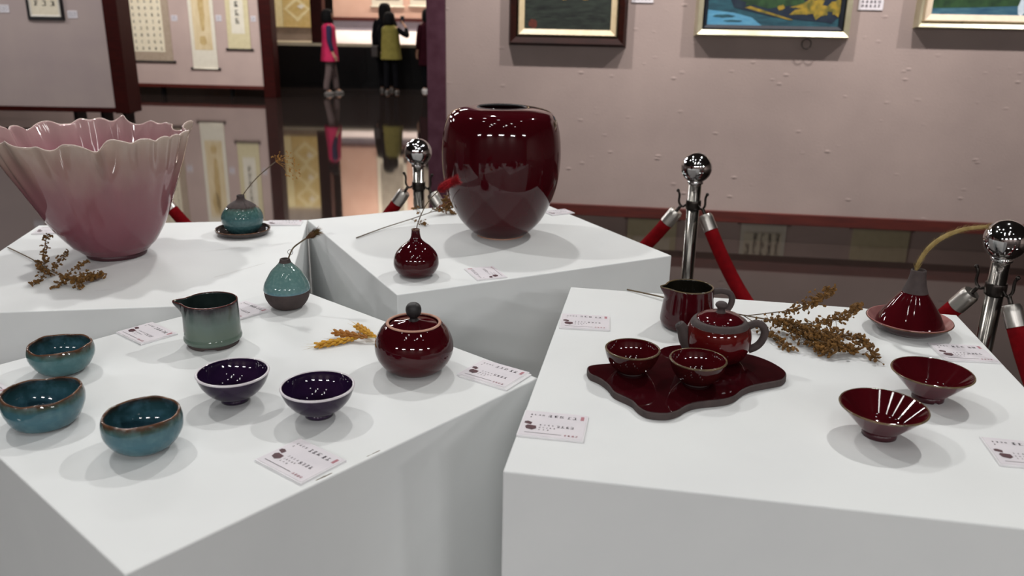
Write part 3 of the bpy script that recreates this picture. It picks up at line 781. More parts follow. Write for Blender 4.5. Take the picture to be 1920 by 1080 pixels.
# grey-green pitcher
gp = ceramic('pitcher', 'grey-green cylindrical pitcher with dark dripping lip and small spout', 'pitcher', (-.4230, 1.1045, ZA))
GREENG = glaze('celadon_drip_glaze', [(0, '#55655c'), (.3, '#5c6a5f'), (.55, '#5d6c66'), (.78, '#545c5a'), (.9, '#363436'), (1, '#2b2325')], .005, .066, .16, 70, rough=.15)
DARKIN = mat('dark_green_inner_glaze', '#1c2524', '#26302e', 40, rough=.12, coat=1)
def spout(dirn, amp, width, z0, z1, lift=0):
    def d(r, a, z):
        g_ = min(1, max(0, (z - z0) / (z1 - z0))); g_ = g_ * g_ * (3 - 2 * g_)
        da = (a - dirn + pi) % (2 * pi) - pi
        e = exp(-(da / width) ** 2) if r > .01 else 0
        r2 = r + amp * g_ * e
        return (r2 * cos(a), r2 * sin(a), z + lift * g_ * e)
    return d
sp = spout(radians(190), .0125, .22, .044, .0645, .001)
gout = pspline([(.0368, .0062), (.0392, .0085), (.0398, .0115), (.0392, .0142), (.0385, .018), (.0383, .035), (.038, .05), (.0376, .0635)], 5)
MB().lathe(gout + [(.0368, .0642)], 120, sp).build('outer_wall', GREENG, gp)
MB().lathe([(.0368, .0642)] + [(r - .0024, z) for r, z in reversed(gout) if z > .012] + [(.03, .008), (0, .0075)], 120, sp).build('inner_wall', DARKIN, gp)
MB().lathe(ring(.0367, .0640, .0009), 120, sp).build('rim', mat('red_brown_lip', '#4a1f1c', '#5c2a24', 60, rough=.15, coat=1), gp)
def notch(dirs, hgt, base=.0001, wd=.3):
    def d(r, a, z):
        if r > .012 and z < base + .002:
            for q_ in dirs:
                da = abs((a - q_ + pi) % (2 * pi) - pi)
                if da < wd: z = z + hgt * (1 - (da / wd) ** 4)
        return (r * cos(a), r * sin(a), z)
    return d
MB().lathe([(0, .0025), (.029, .0025), (.030, 0), (.0335, 0), (.0348, .001), (.0372, .0068), (.03, .0075), (0, .0075)], 120, notch([radians(-80), radians(40), radians(160)], .0022)).build('foot', CLAY, gp)

# teal bowls
def teal_bowl(label, loc, R, Hh, base, seed, ar, az, blue):
    t = ceramic('tea_bowl', label, 'bowl', loc, 0, 'teal stoneware bowls')
    c = ['#3f6366', '#456b70', '#3a6f7a'] if not blue else ['#3c5f69', '#446a76', '#356678']
    gm = glaze('teal_bowl_glaze', [(0, '#23424a'), (.12, c[0]), (.5, c[1]), (.78, c[0]), (.9, '#3d4a41'), (1, '#4a3527')], 0, Hh, .09, 60, speck=('#64878c', 90, .35))
    gi = glaze('teal_bowl_inner', [(0, '#35586b'), (.5, '#2c4d56'), (.85, '#243c3f'), (1, '#3a2c22')], 0, Hh, .07, 50, speck=('#517788', 70, .4))
    o = pspline([(base, .0015), (base + .004, .0028), (base + (R - base) * .62, .0095), (R * .975, .0205), (R, .029 * Hh / .038), (R * .985, Hh * .9), (R * .955, Hh)], 6)
    dd = wob(seed, ar, az, Hh)
    tip = (R * .955 - .0012, Hh + .0006)
    MB().lathe(o + [tip], 96, dd).build('outer_wall', gm, t)
    ins = [(r - .0032, z) for r, z in reversed(o) if z > .007]
    MB().lathe([tip] + ins + [(base * .8, .006), (base * .4, .005), (0, .005)], 96, dd).build('inner_wall', gi, t)
    MB().lathe(ring(R * .955 - .0013, Hh, .0014), 96, dd).build('rim', LIP_BROWN, t)
    MB().lathe([(0, .0), (base - .001, 0), (base + .0006, .0022), (base - .003, .003), (0, .003)], 64).build('foot', CLAY, t)
teal_bowl('teal bowl standing furthest back, nearest the caption card', (-.5830, 1.0012, ZA), .0396, .0365, .0225, 3, .016, .0011, False)
teal_bowl('wide low teal bowl at the left edge with wavy brown rim', (-.5300, .8584, ZA), .0432, .0385, .0285, 8, .02, .0014, True)
teal_bowl('deep blue-teal bowl standing nearest the plinth corner', (-.3945, .8055, ZA), .0410, .041, .022, 15, .014, .0008, True)

# purple bowls
def purple_bowl(label, loc, s):
    t = ceramic('tea_bowl', label, 'bowl', loc, 0, 'dark purple bowls with white rims')
    o = pspline([(.0172, .0048), (.0215, .0068), (.0305, .0135), (.0378, .0225), (.0418, .0315), (.0432, .0372)], 6)
    o = [(r * s, z * s) for r, z in o]; tip = (o[-1][0] - .001, o[-1][1] + .0006)
    MB().lathe(o + [tip], 96).build('outer_wall', PURPLE, t)
    MB().lathe([tip] + [(r - .0024, z + .001) for r, z in reversed(o) if z > .0075] + [(.012, .0068), (0, .006)], 96).build('inner_wall', PURPLE, t)
    MB().lathe(ring(tip[0] + .0002, tip[1] - .0003, .0015), 96).build('rim', LIP_WHITE, t)
    MB().lathe([(0, .002), (.0135 * s, .002), (.0142 * s, 0), (.0168 * s, 0), (.0175 * s, .0055), (0, .0055)], 64).build('foot', PURPLE, t)
purple_bowl('purple bowl with white rim nearer the grey-green pitcher', (-.3350, .9245, ZA), .985)
purple_bowl('purple bowl with white rim nearer the lidded jar', (-.2249, .8896, ZA), .985)

# lidded jar
jar = ceramic('lidded_jar', 'round burgundy jar with tan rim and black ball knob lid', 'jar', (-.1279, 1.0262, ZA))
MB().lathe(pot([(.027, 0), (.034, .002), (.0425, .0095), (.0495, .021), (.0518, .033), (.050, .0445), (.0445, .0565), (.0385, .0635), (.0355, .066)], .004, .006), 96).build('body', BURG, jar)
MB().lathe(ring(.0342, .0665, .0021, rz=.0015), 96).build('rim', TAN, jar)
lid = MB().lathe(pspline([(0, .062), (.0305, .062), (.0318, .0632), (.0305, .0648), (.02, .0668), (.008, .0695), (0, .07)], 4), 72).build('lid', BURG, jar)
MB().lathe(pspline([(0, .068), (.0072, .0685), (.0052, .0718), (.0056, .0742), (.0086, .0772), (.0103, .083), (.0094, .0888), (.0058, .0928), (0, .0942)], 4), 40).build('knob', CLAY_BLACK, lid)

# burgundy bottle and big vase
bt = ceramic('bud_vase', 'small burgundy onion shaped bottle with thin neck', 'vase', (-.1802, 1.5016, ZC))
MB().lathe(pot([(.0235, 0), (.0275, .0012), (.0355, .0075), (.0412, .0175), (.0420, .0275), (.0385, .0415), (.028, .0545), (.0165, .0635), (.0105, .0705), (.0085, .078), (.0076, .087)], .002, .004), 80).build('body', BURG, bt)
MB().lathe(ring(.0068, .0878, .0012), 40).build('rim', LIP_BROWN, bt)
bvz = ceramic('vase', 'large glossy burgundy barrel vase with narrow dark mouth', 'vase', (-.0282, 1.812, ZC))
MB().lathe(pot([(.0525, .003), (.056, .0045), (.0685, .0145), (.091, .039), (.1095, .0756), (.1235, .1202), (.1285, .165), (.1275, .205), (.1225, .238), (.1145, .259), (.103, .2705), (.085, .2765), (.063, .2800), (.052, .2795)], .006, .008), 128).build('body', BURG, bvz)
MB().lathe([(0, 0), (.0515, 0), (.053, .001), (.0535, .0032), (.045, .0045), (0, .0045)], 96).build('foot', TAN, bvz)
MB().lathe(ring(.0515, .2785, .003), 96).build('mouth_ring', CLAY_BLACK, bvz)

# tea tray
TRAY = [(.096, .9669), (.0985, .9775), (.1091, .9832), (.1298, .9887), (.1528, .9967), (.1772, 1.0119), (.1954, 1.0322), (.2052, 1.0445), (.22, 1.0524), (.238, 1.0553), (.2708, 1.048), (.2976, 1.038), (.3125, 1.0279), (.3252, 1.0188), (.3387, 1.0006), (.3468, .9782), (.3457, .9627), (.3391, .9505), (.3291, .9428), (.2972, .929), (.28, .9162), (.2652, .8979), (.2493, .8877), (.2174, .8789), (.2022, .869), (.192, .8577), (.179, .8494), (.1663, .8486), (.1539, .8527), (.1459, .8649), (.1413, .8795), (.1326, .8904), (.1223, .9036), (.1176, .9233), (.1089, .9416), (.0985, .9537)]
tc_ = Vector((.22, .96))
tr = ceramic('tea_tray', 'wavy edged burgundy tea tray with raw clay sides', 'tray', (tc_.x, tc_.y, ZD))
loop = spline([Vector((x, y, 0)) for x, y in TRAY + TRAY[:1]], 3)[:-1]
ol = [(p.x - tc_.x, p.y - tc_.y) for p in loop]
def inset(o, d):
    n_ = len(o); out = []
    for i in range(n_):
        a, b_ = Vector(o[i - 1]), Vector(o[(i + 1) % n_]); tdir = (b_ - a).normalized()
        nn = Vector((-tdir.y, tdir.x)); p = Vector(o[i])
        q1, q2 = p + nn * d, p - nn * d
        out.append(tuple(q1 if q1.length < q2.length else q2))
    return out
MB().prism(ol, 0, .0088).build('clay_slab', CLAY, tr, False, bevel=.0012)
MB().prism(inset(ol, .0016), .008, .0094).build('glazed_top', mat('tray_glaze', '#35090f', '#2c070c', 8, rough=.07, coat=1), tr, False)
ZT = ZD + .0094

def cup(label, loc, s):
    t = ceramic('tea_cup', label, 'cup', loc, 0, 'burgundy tea cups on the tray')
    o = pspline([(.0165, .0022), (.0205, .0042), (.0265, .0105), (.0312, .0185), (.0338, .0262), (.0347, .031)], 6); o = [(r * s, z * s) for r, z in o]
    tip = (o[-1][0] - .001, o[-1][1] + .0006)
    MB().lathe(o + [tip], 80).build('outer_wall', BURG_DK, t)
    MB().lathe([tip] + [(r - .0022, z + .0012) for r, z in reversed(o) if z > .005] + [(.012, .0055), (0, .005)], 80).build('inner_wall', BURG_BRIGHT, t)
    MB().lathe(ring(tip[0], tip[1] - .0004, .0013), 80).build('rim', LIP_OLIVE, t)
    MB().lathe([(0, 0), (.0155 * s, 0), (.0165 * s, .0025), (0, .003)], 48).build('foot', CLAY, t)
BURG_DK = mat('dark_outer_glaze', '#2a0a0d', '#3a1010', 30, rough=.1, coat=1)
cup('dark red tea cup at the left end of the tray', (.1508, .9615, ZT), .98)
cup('dark red tea cup in front of the teapot', (.2262, .9325, ZT), .985)

# teapot
tp = ceramic('teapot', 'small burgundy teapot with raw clay spout, handle and lid knob', 'teapot', (.2675, 1.0075, ZT), radians(-8))
POTG = glaze('teapot_glaze', [(0, '#2d070c'), (.5, '#4a0c10'), (.8, '#571210'), (1, '#3a1b18')], 0, .056, .08, 40, rough=.07)
MB().lathe(pot([(.0235, 0), (.0285, .0012), (.0360, .008), (.0415, .020), (.0432, .032), (.0420, .043), (.0392, .0505)], .003, .005), 96).build('body', POTG, tp)
MB().lathe(pspline([(.0393, .0495), (.0375, .0535), (.0348, .057), (.0318, .0582), (.029, .0575), (.029, .054)], 4), 80).build('shoulder', CLAY, tp)
lid = MB().lathe(pspline([(0, .0572), (.0295, .0572), (.031, .0582), (.0302, .0600), (.0235, .0640), (.0135, .0668), (0, .0678)], 5), 72).build('lid', BURG_BRIGHT, tp)
MB().lathe(pspline([(0, .066), (.0085, .0662), (.0062, .068), (.005, .0712), (.0058, .0738), (.0078, .0762), (.008, .0785), (.006, .0812), (.003, .0822), (0, .0823)], 4), 32).build('knob', CLAY, lid)
spt = spline([(-.035, -.002, .020), (-.042, -.003, .029), (-.0475, -.004, .040), (-.0535, -.0045, .0490)], 5)
MB().tube(spt, [.0150 - .0090 * (i / (len(spt) - 1)) ** .8 for i in range(len(spt))], 16).build('spout', CLAY, tp)
MB().tube([spt[-1] + (spt[-2] - spt[-1]) * .3, spt[-1] + (spt[-1] - spt[-2]) * .15], .0038, 12).build('spout_hole', CLAY_BLACK, tp)
hd_ = spline([(.036, 0, .0485), (.046, 0, .0545), (.0545, 0, .0525), (.0595, 0, .044), (.0575, 0, .032), (.051, 0, .0225), (.0405, 0, .0165)], 5)
MB().tube(hd_, .0052, 12).build('handle', CLAY, tp)
tp.scale = (.96, .96, .96)

# burgundy pitcher behind the teapot
fp = ceramic('pitcher', 'dark burgundy pitcher with handle standing behind the teapot', 'pitcher', (.2570, 1.1515, ZD))
sp2 = spout(radians(188), .010, .22, .043, .0615, .001)
o = pspline([(.030, .001), (.0355, .0025), (.0388, .0085), (.0390, .0145), (.0378, .026), (.036, .04), (.0347, .052), (.0342, .0605)], 6); tip = (.0332, .0612)
MB().lathe([(0, 0), (.029, 0)] + o + [tip], 110, sp2).build('outer_wall', BURG, fp)
MB().lathe([tip] + [(r - .0024, z) for r, z in reversed(o) if z > .007] + [(.02, .0055), (0, .005)], 110, sp2).build('inner_wall', mat('black_green_inner', '#12100d', '#1c1a14', 40, rough=.1, coat=1), fp)
MB().lathe(ring(.0332, .0608, .0012), 110, sp2).build('rim', LIP_OLIVE, fp)
hd_ = spline([(.032, -.004, .054), (.045, -.006, .0575), (.0575, -.008, .0535), (.0605, -.0085, .041), (.054, -.007, .027), (.038, -.005, .019)], 5)
MB().tube(hd_, .0045, 12).build('handle', CLAY, fp)

# cone vase on saucer
sd = ceramic('saucer', 'wide burgundy saucer with pinkish rim under the cone vase', 'saucer', (.5828, 1.1530, ZD))
so = pspline([(.0365, 0), (.0385, .0015), (.0445, .0042), (.052, .0095), (.0592, .0165)], 5)
MB().lathe([(0, 0)] + so + [(.0585, .0172)], 96).build('underside', mat('dark_saucer_burgundy', '#2f0f13', '#3a1318', 30, rough=.12, coat=1), sd)
MB().lathe([(.0585, .0172)] + [(r - .0016, z + .0022) for r, z in reversed(so) if z > .0036] + [(.03, .0045), (0, .0045)], 96).build('inner_face', mat('pink_saucer_glaze', '#8d5c5d', '#a87672', 30, rough=.12, coat=1), sd)
MB().lathe(ring(.0586, .0170, .0009), 96).build('rim', LIP_BROWN, sd)
tv = ceramic('bud_vase', 'burgundy cone shaped vase with raw clay neck', 'vase', (.584, 1.1529, ZD + .0048))
MB().lathe([(0, 0)] + pspline([(.041, 0), (.0455, .002), (.0468, .0055), (.0455, .0105), (.0408, .0195), (.0342, .0300), (.0262, .0415), (.0188, .0515), (.0165, .0560)], 6), 96).build('body', BURG_BRIGHT, tv)
MB().lathe(pspline([(.0178, .0540), (.0165, .0575), (.0135, .067), (.0112, .0775), (.0105, .0855), (.0098, .0868), (.0085, .0862), (.008, .07)], 5), 56).build('neck', CLAY, tv)

# conical bowls
def cone_bowl(label, loc, s, rz):
    t = ceramic('tea_bowl', label, 'bowl', loc, rz, 'oxblood conical bowls')
    o = pspline([(.0196, .0072), (.0225, .0088), (.0345, .0212), (.0425, .0296), (.0488, .0362)], 6); o = [(r * s, z * s) for r, z in o]; tip = (o[-1][0] - .0007, o[-1][1] + .0006)
    MB().lathe(o + [tip], 96).build('outer_wall', mat('cone_bowl_outer', '#4a1520', '#551a26', 30, rough=.14, coat=.8), t)
    MB().lathe([tip] + [(r - .002, z + .0016) for r, z in reversed(o) if z > .0105] + [(.012, .0098), (0, .009)], 96).build('inner_wall', BURG_BRIGHT, t)
    MB().lathe(ring(tip[0], tip[1] - .0003, .0011), 96).build('rim', LIP_OLIVE, t)
    MB().lathe([(0, .003), (.0145 * s, .003), (.0155 * s, 0), (.0192 * s, 0), (.0197 * s, .0076), (0, .0076)], 96, notch([radians(-85)], .002, wd=.16)).build('foot', mat('cone_bowl_foot', '#3a121a', '#431722', 30, rough=.3), t)
cone_bowl('oxblood conical bowl nearer the cone vase', (.5040, .9204, ZD), .945, 0)
cone_bowl('oxblood conical bowl nearest the viewer', (.4062, .8251, ZD), .94, 1.2)

# ------------------------------------------------------------------ caption cards on the plinths
def card(label, x, y, z, ang, w_=.0725, h_=.057, double=False):
    t = thing('caption_card', label, 'card', (x, y, z), radians(ang), 'printed caption cards on the plinths')
    a, c = w_ / 2, h_ / 2
    MB().box(-a - .0015, a + .0015, -c - .0015, c + .0015, 0, .0022).build('backing', ACRYLIC, t, False)
    if double: MB().box(-a + .004, a + .0065, -c - .004, c - .002, .0, .0018).build('second_card', ACRYLIC, t, False)
    MB().box(-a, a, -c, c, .0022, .0026).build('paper', PAPER, t, False)
    o = Vector((0, 0, .00275)); U, V = Vector((1, 0, 0)), Vector((0, 1, 0)); rng = random.Random(int(abs(x * 7919 + y * 104729) * 10))
    b = MB(); sx, sy = w_ / .0725, h_ / .057
    def line(u, v, n_, sz, gap): 
        for k in range(n_): glyph(b, (u + k * gap) * sx, v * sy, sz * .9, sz, rng, U, V, o, .09)
    line(-.028, .0195, 4, .0030, .0046); line(-.006, .0190, 3, .0056, .0068); line(.0165, .0185, 2, .0056, .0062)
    line(-.028, .0135, 1, .0025, .005)
    line(-.0145, -.0035, 4, .0026, .0048); line(.006, -.0045, 4, .0048, .0054)
    line(-.0145, -.0095, 5, .0024, .0042); line(-.0145, -.0145, 3, .0022, .005)
    b.add([o + U * u + V * v for u, v in ((-.030 * sx, -.0222 * sy), (.012 * sx, -.0222 * sy), (.012 * sx, -.0230 * sy), (-.030 * sx, -.0230 * sy))], [(0, 1, 2, 3)])
    b.build('lettering', INK, t, False)
    b = MB()
    b.add([o + U * (u * sx) + V * (v * sy) for u, v in ((-.0335, -.002), (-.0255, -.0045), (-.0245, .001), (-.030, .0035), (-.0335, .002))], [(0, 1, 2, 3, 4)])
    b.add([o + U * (u * sx) + V * (v * sy) for u, v in ((-.029, -.0055), (-.019, -.0065), (-.018, -.0125), (-.0225, -.0165), (-.0295, -.0145), (-.0315, -.009))], [(0, 1, 2, 3, 4, 5)])
    b.build('pot_picture', PICDARK, t, False)
    b = MB(); b.add([o + U * (u * sx) + V * (v * sy) for u, v in ((.0295, .0155), (.0335, .0155), (.0335, .0245), (.0295, .0245))], [(0, 1, 2, 3)])
    r_ = MB()
    for k in range(4): glyph(r_, (.0165 + k * .0042) * sx, -.0228 * sy, .0032, .0032, rng, U, V, o, .12)
    b.build('red_seal', SEAL, t, False)
    r_.build('red_print', SEAL, t, False, kind='stuff')
    return t
card('caption card at the front edge of the left plinth, before the purple bowls', -.2202, .7814, ZA, -37.3)
card('caption card at the right corner beside the lidded jar', -.0225, 1.0125, ZA, -33, double=True)
card('caption card left of the grey-green pitcher', -.5304, 1.1331, ZA, -38.5, .068, .053)
card('caption card partly hidden behind the grey-green pitcher', -.4225, 1.2385, ZA, -39, .064, .052)
card('caption card just showing at the left edge by the wide teal bowl', -.6500, .9380, ZA, -42, .050, .040)
card('caption card at the back edge behind the round teal vase', -.537, 1.9125, ZB, 5, .078, .045)
card('caption card at the back left corner behind the pink bowl', -1.030, 1.808, ZB, 9.5, .06, .06)
card('caption card in front of the big burgundy vase', -.0508, 1.5155, ZC, 112)
card('caption card behind the big vase at the right edge', .112, 2.032, ZC, 28, .062, .045)
card('caption card at the left edge of the tea set plinth, near the pitcher', .1086, 1.1559, ZD, -6, .0695, .057)
card('caption card in front of the tea tray at the left edge', .0484, .8294, ZD, -10, .0695, .057)
card('caption card between the cone vase and the conical bowls', .6185, 1.063, ZD, -5, .068, .057)
card('caption card cut off at the right edge of the photo', .545, .7850, ZD, -10, .0695, .057)

# ------------------------------------------------------------------ dried plants
def sprig(name, label, base_z, main, twigs, bm_, rmain=.0014, rtw=.0008, blossom=(.0018, .0034), dens=1.0, seed=1, start=.35, spread=.006, leaf=False):
    P = lambda q: at(q[0], q[1], base_z + q[2])
    o0 = P(main[0])
    t = thing(name, label, 'dried plant', (o0.x, o0.y, base_z))
    org = Vector((o0.x, o0.y, base_z)); rng = random.Random(seed)
    ms = [p - org for p in spline([P(q) for q in main], 6)]
    MB().tube(ms, [rmain * (1 - .5 * i / len(ms)) for i in range(len(ms))], 6).build('stem', STEMBROWN, t)
    for k, tw_ in enumerate([main] + list(twigs)):
        ts = [p - org for p in spline([P(q) for q in tw_], 6)]
        if k: MB().tube(ts, [rtw * (1 - .4 * i / len(ts)) for i in range(len(ts))], 5).build('twig', STEMBROWN, t)
        b = MB(); L_ = sum((c - a).length for a, c in zip(ts, ts[1:]))
        n_ = int(L_ / .0022 * dens); s0 = start if k else max(start, .6)
        for i in range(n_):
            f_ = s0 + (1 - s0) * (i + rng.random()) / n_
            x = f_ * (len(ts) - 1); j = min(int(x), len(ts) - 2); p = ts[j].lerp(ts[j + 1], x - j)
            off = Vector((rng.gauss(0, 1), rng.gauss(0, 1), rng.gauss(0, .8))) * spread * .6
            q = p + off; r = rng.uniform(*blossom)
            q.z = max(q.z, r)
            b.tube([p, p.lerp(q, .6) + Vector((0, 0, .0006)), q], .00035, 4, False)
            ax = Vector((rng.uniform(-1, 1), rng.uniform(-1, 1), rng.uniform(-.6, 1)))
            b.blob(q, r * rng.uniform(.5, .8), r * rng.uniform(.4, .7), r * 1.2, ax, 5, 3)
        if b.v: b.build('blossoms', bm_, t, False, kind='stuff')
    return t

sprig('dried_branch', 'dried branch with ochre blossoms lying behind the teapot', ZD,
      [(1176, 543, .002), (1237, 556, .005), (1330, 580, .010), (1400, 592, .014), (1480, 608, .02), (1530, 625, .022), (1570, 640, .02)],
      [[(1400, 592, .014), (1500, 578, .035), (1540, 556, .05), (1562, 540, .055)], [(1480, 608, .02), (1545, 604, .03), (1590, 590, .035), (1606, 574, .035)],
       [(1500, 612, .02), (1580, 628, .02), (1622, 640, .015), (1643, 676, .004)], [(1395, 592, .012), (1440, 622, .008), (1482, 656, .004)],
       [(1450, 605, .014), (1520, 640, .012), (1555, 664, .006)], [(1510, 618, .02), (1575, 648, .012), (1603, 657, .006)], [(1480, 608, .02), (1540, 640, .018), (1590, 650, .012)],
       [(1400, 592, .014), (1500, 612, .014), (1545, 650, .01)]], BLOSSOM, dens=1.9, seed=4, start=.22, spread=.0085, blossom=(.002, .0038))
sprig('dried_branch', 'small dried ochre branch lying left of the pink bowl', ZB,
      [(15, 464, .003), (60, 486, .005), (100, 510, .012), (140, 525, .012), (192, 514, .008)],
      [[(84, 505, .008), (82, 478, .02), (88, 440, .04)], [(100, 510, .012), (108, 492, .022), (128, 472, .03)], [(120, 518, .012), (145, 500, .018), (162, 489, .02)],
       [(85, 508, .008), (76, 525, .003), (62, 535, .001)], [(112, 515, .01), (115, 530, .004), (98, 541, .002)], [(140, 525, .01), (150, 532, .006), (145, 543, .002)],
       [(60, 486, .005), (75, 500, .006), (95, 515, .006)], [(130, 520, .012), (165, 512, .015), (190, 520, .006)]], BLOSSOM, dens=1.0, seed=9, start=.25, spread=.007, blossom=(.002, .0038))
sprig('dried_branch', 'thin dried stem lying left of the big burgundy vase', ZC,
      [(668, 446, .002), (720, 427, .004), (770, 411, .008), (805, 399, .012), (830, 391, .015), (848, 384, .02)],
      [[(770, 411, .008), (783, 415, .006), (792, 420, .003)], [(790, 404, .01), (786, 395, .02), (778, 392, .026)], [(805, 399, .012), (825, 380, .025), (838, 372, .03)], [(815, 396, .012), (840, 396, .01), (850, 398, .006)]],
      BLOSSOM, dens=.7, seed=13, start=.72, spread=.009, blossom=(.002, .0045))

# golden spray in the round teal vase
def spray_in_vase(name, label, y, stem, rad, mt):
    pts = [at_y(px, py, y) for px, py in stem]
    t = thing(name, label, 'dried plant', pts[0])
    ms = [p - pts[0] for p in spline(pts, 6)]
    MB().tube(ms, rad, 6).build('stem', mt, t)
    return t, ms, pts[0]
t, ms, og = spray_in_vase('dried_flower', 'wispy golden dried flower leaning out of the round teal vase', 1.815, [(455, 374), (458, 362), (480, 335), (500, 317), (517, 303)], .0011, STEMBROWN)
b = MB(); rng = random.Random(3)
for tgt in [(515, 290), (525, 287), (540, 290), (535, 300), (552, 307), (545, 318), (560, 322), (556, 332), (525, 300), (548, 297), (541, 326)]:
    q = at_y(tgt[0], tgt[1], 1.815 + rng.uniform(-.012, .012)) - og
    b.tube([ms[-1], ms[-1].lerp(q, .5) + Vector((0, 0, .004)), q], .0004, 4, False)
    for i in range(5):
        c = q + Vector((rng.gauss(0, .004), rng.gauss(0, .004), rng.gauss(0, .004)))
        b.blob(c, .0014, .0014, .0024, Vector((rng.gauss(0, 1), rng.gauss(0, 1), 1)), 5, 3)
b.build('blossoms', BLOSSOM_G, t, False, kind='stuff')

def bristles(b, axis, n_, r_in, length, rng, lean=.6, wid=.0004):
    L_ = len(axis) - 1
    for i in range(n_):
        x = rng.random() * L_; j = min(int(x), L_ - 1); p = axis[j].lerp(axis[j + 1], x - j); d = (axis[j + 1] - axis[j]).normalized()
        v = Vector((rng.gauss(0, 1), rng.gauss(0, 1), rng.gauss(0, 1))); v = (v - d * v.dot(d)).normalized()
        e = p + (d * lean + v * (1 - lean * .5)).normalized() * length * rng.uniform(.6, 1.1) + v * r_in * .5
        s = d.cross(v) * wid
        b.add([p + v * r_in * .4 - s, p + v * r_in * .4 + s, e], [(0, 1, 2)])

# brown carnation in the drop vase
t, ms, og = spray_in_vase('dried_flower', 'brown dried flower head leaning out of the drop shaped vase', 1.2615, [(539, 492), (541, 484), (549, 466), (562, 455), (577, 445)], .0012, STEMBROWN)
axis = [ms[-1], at_y(586, 440, 1.2615) - og, at_y(595, 435, 1.2615) - og]
b = MB(); rng = random.Random(6)
for k in range(3): b.blob(axis[0].lerp(axis[1], .3 + .35 * k), .003 + .0012 * k, .003 + .0012 * k, .006, axis[2] - axis[0], 8, 5)
b.build('calyx', mat('dark_calyx', '#3a2114', '#54321c', 60, rough=.8), t)
b = MB(); bristles(b, axis, 420, .004, .011, rng, .75, .0006); b.build('petals', mat('dry_petal', '#7d6234', '#4a2b15', 90, rough=.9), t, False, kind='stuff')
b = MB().tube([ms[9] + Vector((.004 * cos(a), 0, .004 * sin(a) + .002)) for a in [2 * pi * k / 12 for k in range(13)]], .0004, 5); b.build('wire_loop', STEEL, t)

# red tuft in the burgundy bottle
t, ms, og = spray_in_vase('dried_flower', 'fluffy dark red bunny tail grass standing in the burgundy bottle', 1.515, [(780, 436), (783, 420), (793, 395), (806, 374), (822, 358)], .0009, STEMBROWN)
axis = [ms[-1], at_y(838, 346, 1.515) - og, at_y(857, 337, 1.515) - og]
b = MB(); rng = random.Random(8)
b.blob(axis[1], .008, .008, .02, axis[2] - axis[0], 10, 8); bristles(b, axis, 1500, .009, .012, rng, .65, .0005)
b.build('tuft', REDTUFT, t, False, kind='stuff')

# foxtail in the cone vase
t, ms, og = spray_in_vase('dried_grass', 'straw coloured foxtail grass arching out of the cone vase', 1.152, [(1716, 514), (1717, 505), (1722, 495)], .0016, GRASS)
axis = [p - og for p in spline([at_y(1717, 508, 1.152), at_y(1724, 490, 1.152), at_y(1742, 465, 1.15), at_y(1770, 444, 1.148), at_y(1808, 430, 1.145), at_y(1852, 425, 1.142)], 6)]
MB().tube(axis, [.0022 + .0014 * sin(pi * i / (len(axis) - 1)) for i in range(len(axis))], 6).build('spike', GRASS, t)
b = MB(); rng = random.Random(2); bristles(b, axis, 900, .003, .010, rng, .85, .0003); b.build('bristles', GRASS, t, False, kind='stuff')

# wheat ears
def wheat(label, pts, mt, seed, z0):
    P = [at(px, py, ZA + z) for px, py, z in pts]
    t = thing('wheat_ear', label, 'wheat', P[0], 0, 'wheat ears by the lidded jar')
    og = P[0]; ax = [p - og for p in spline(P[:2], 12)]; rng = random.Random(seed)
    d = (ax[-1] - ax[0]).normalized(); up = Vector((0, 0, 1)); sd_ = d.cross(up).normalized()
    MB().tube([ax[0].lerp(ax[-1], .05)] + [ax[-1]] + [p - og for p in P[2:]], .0009, 6).build('stalk', AWN, t)
    b = MB(); aw = MB(); n_ = 11
    for i in range(n_):
        f_ = .04 + .96 * i / (n_ - 1)
        c = ax[0].lerp(ax[-1], f_); s = .55 + .45 * sin(pi * min(1, f_ * .8 + .2))
        for k in range(3):
            a = 2 * pi * k / 3 + i * pi / 3
            v = (sd_ * cos(a) + up * sin(a) * .8)
            q = c + v * .0036 * s; q.z = max(q.z, .0015 - og.z + ZA)
            b.blob(q, .0026 * s, .0026 * s, .0060 * s, -d + v * .45, 6, 4)
            if rng.random() < .7:
                e = q - d * rng.uniform(.014, .028) + v * rng.uniform(.002, .009); e.z = max(e.z, .0008)
                s_ = d.cross(v).normalized() * .00035
                aw.add([q - s_, q + s_, e], [(0, 1, 2)])
    b.build('grains', mt, t); aw.build('awns', AWN, t, False, kind='stuff')
    return t
wheat('golden wheat ear lying lowest, left of the lidded jar', [(592, 648, .004), (668, 634, .005), (706, 631, .006)], WHEAT, 1, 0)
wheat('brown wheat ear between two golden ones', [(626, 623, .008), (686, 632, .009), (712, 634, .008)], WHEAT_B, 2, 0)
wheat('golden wheat ear lying uppermost against the lidded jar', [(669, 611, .008), (703, 632, .008), (714, 636, .007)], WHEAT, 3, 0)

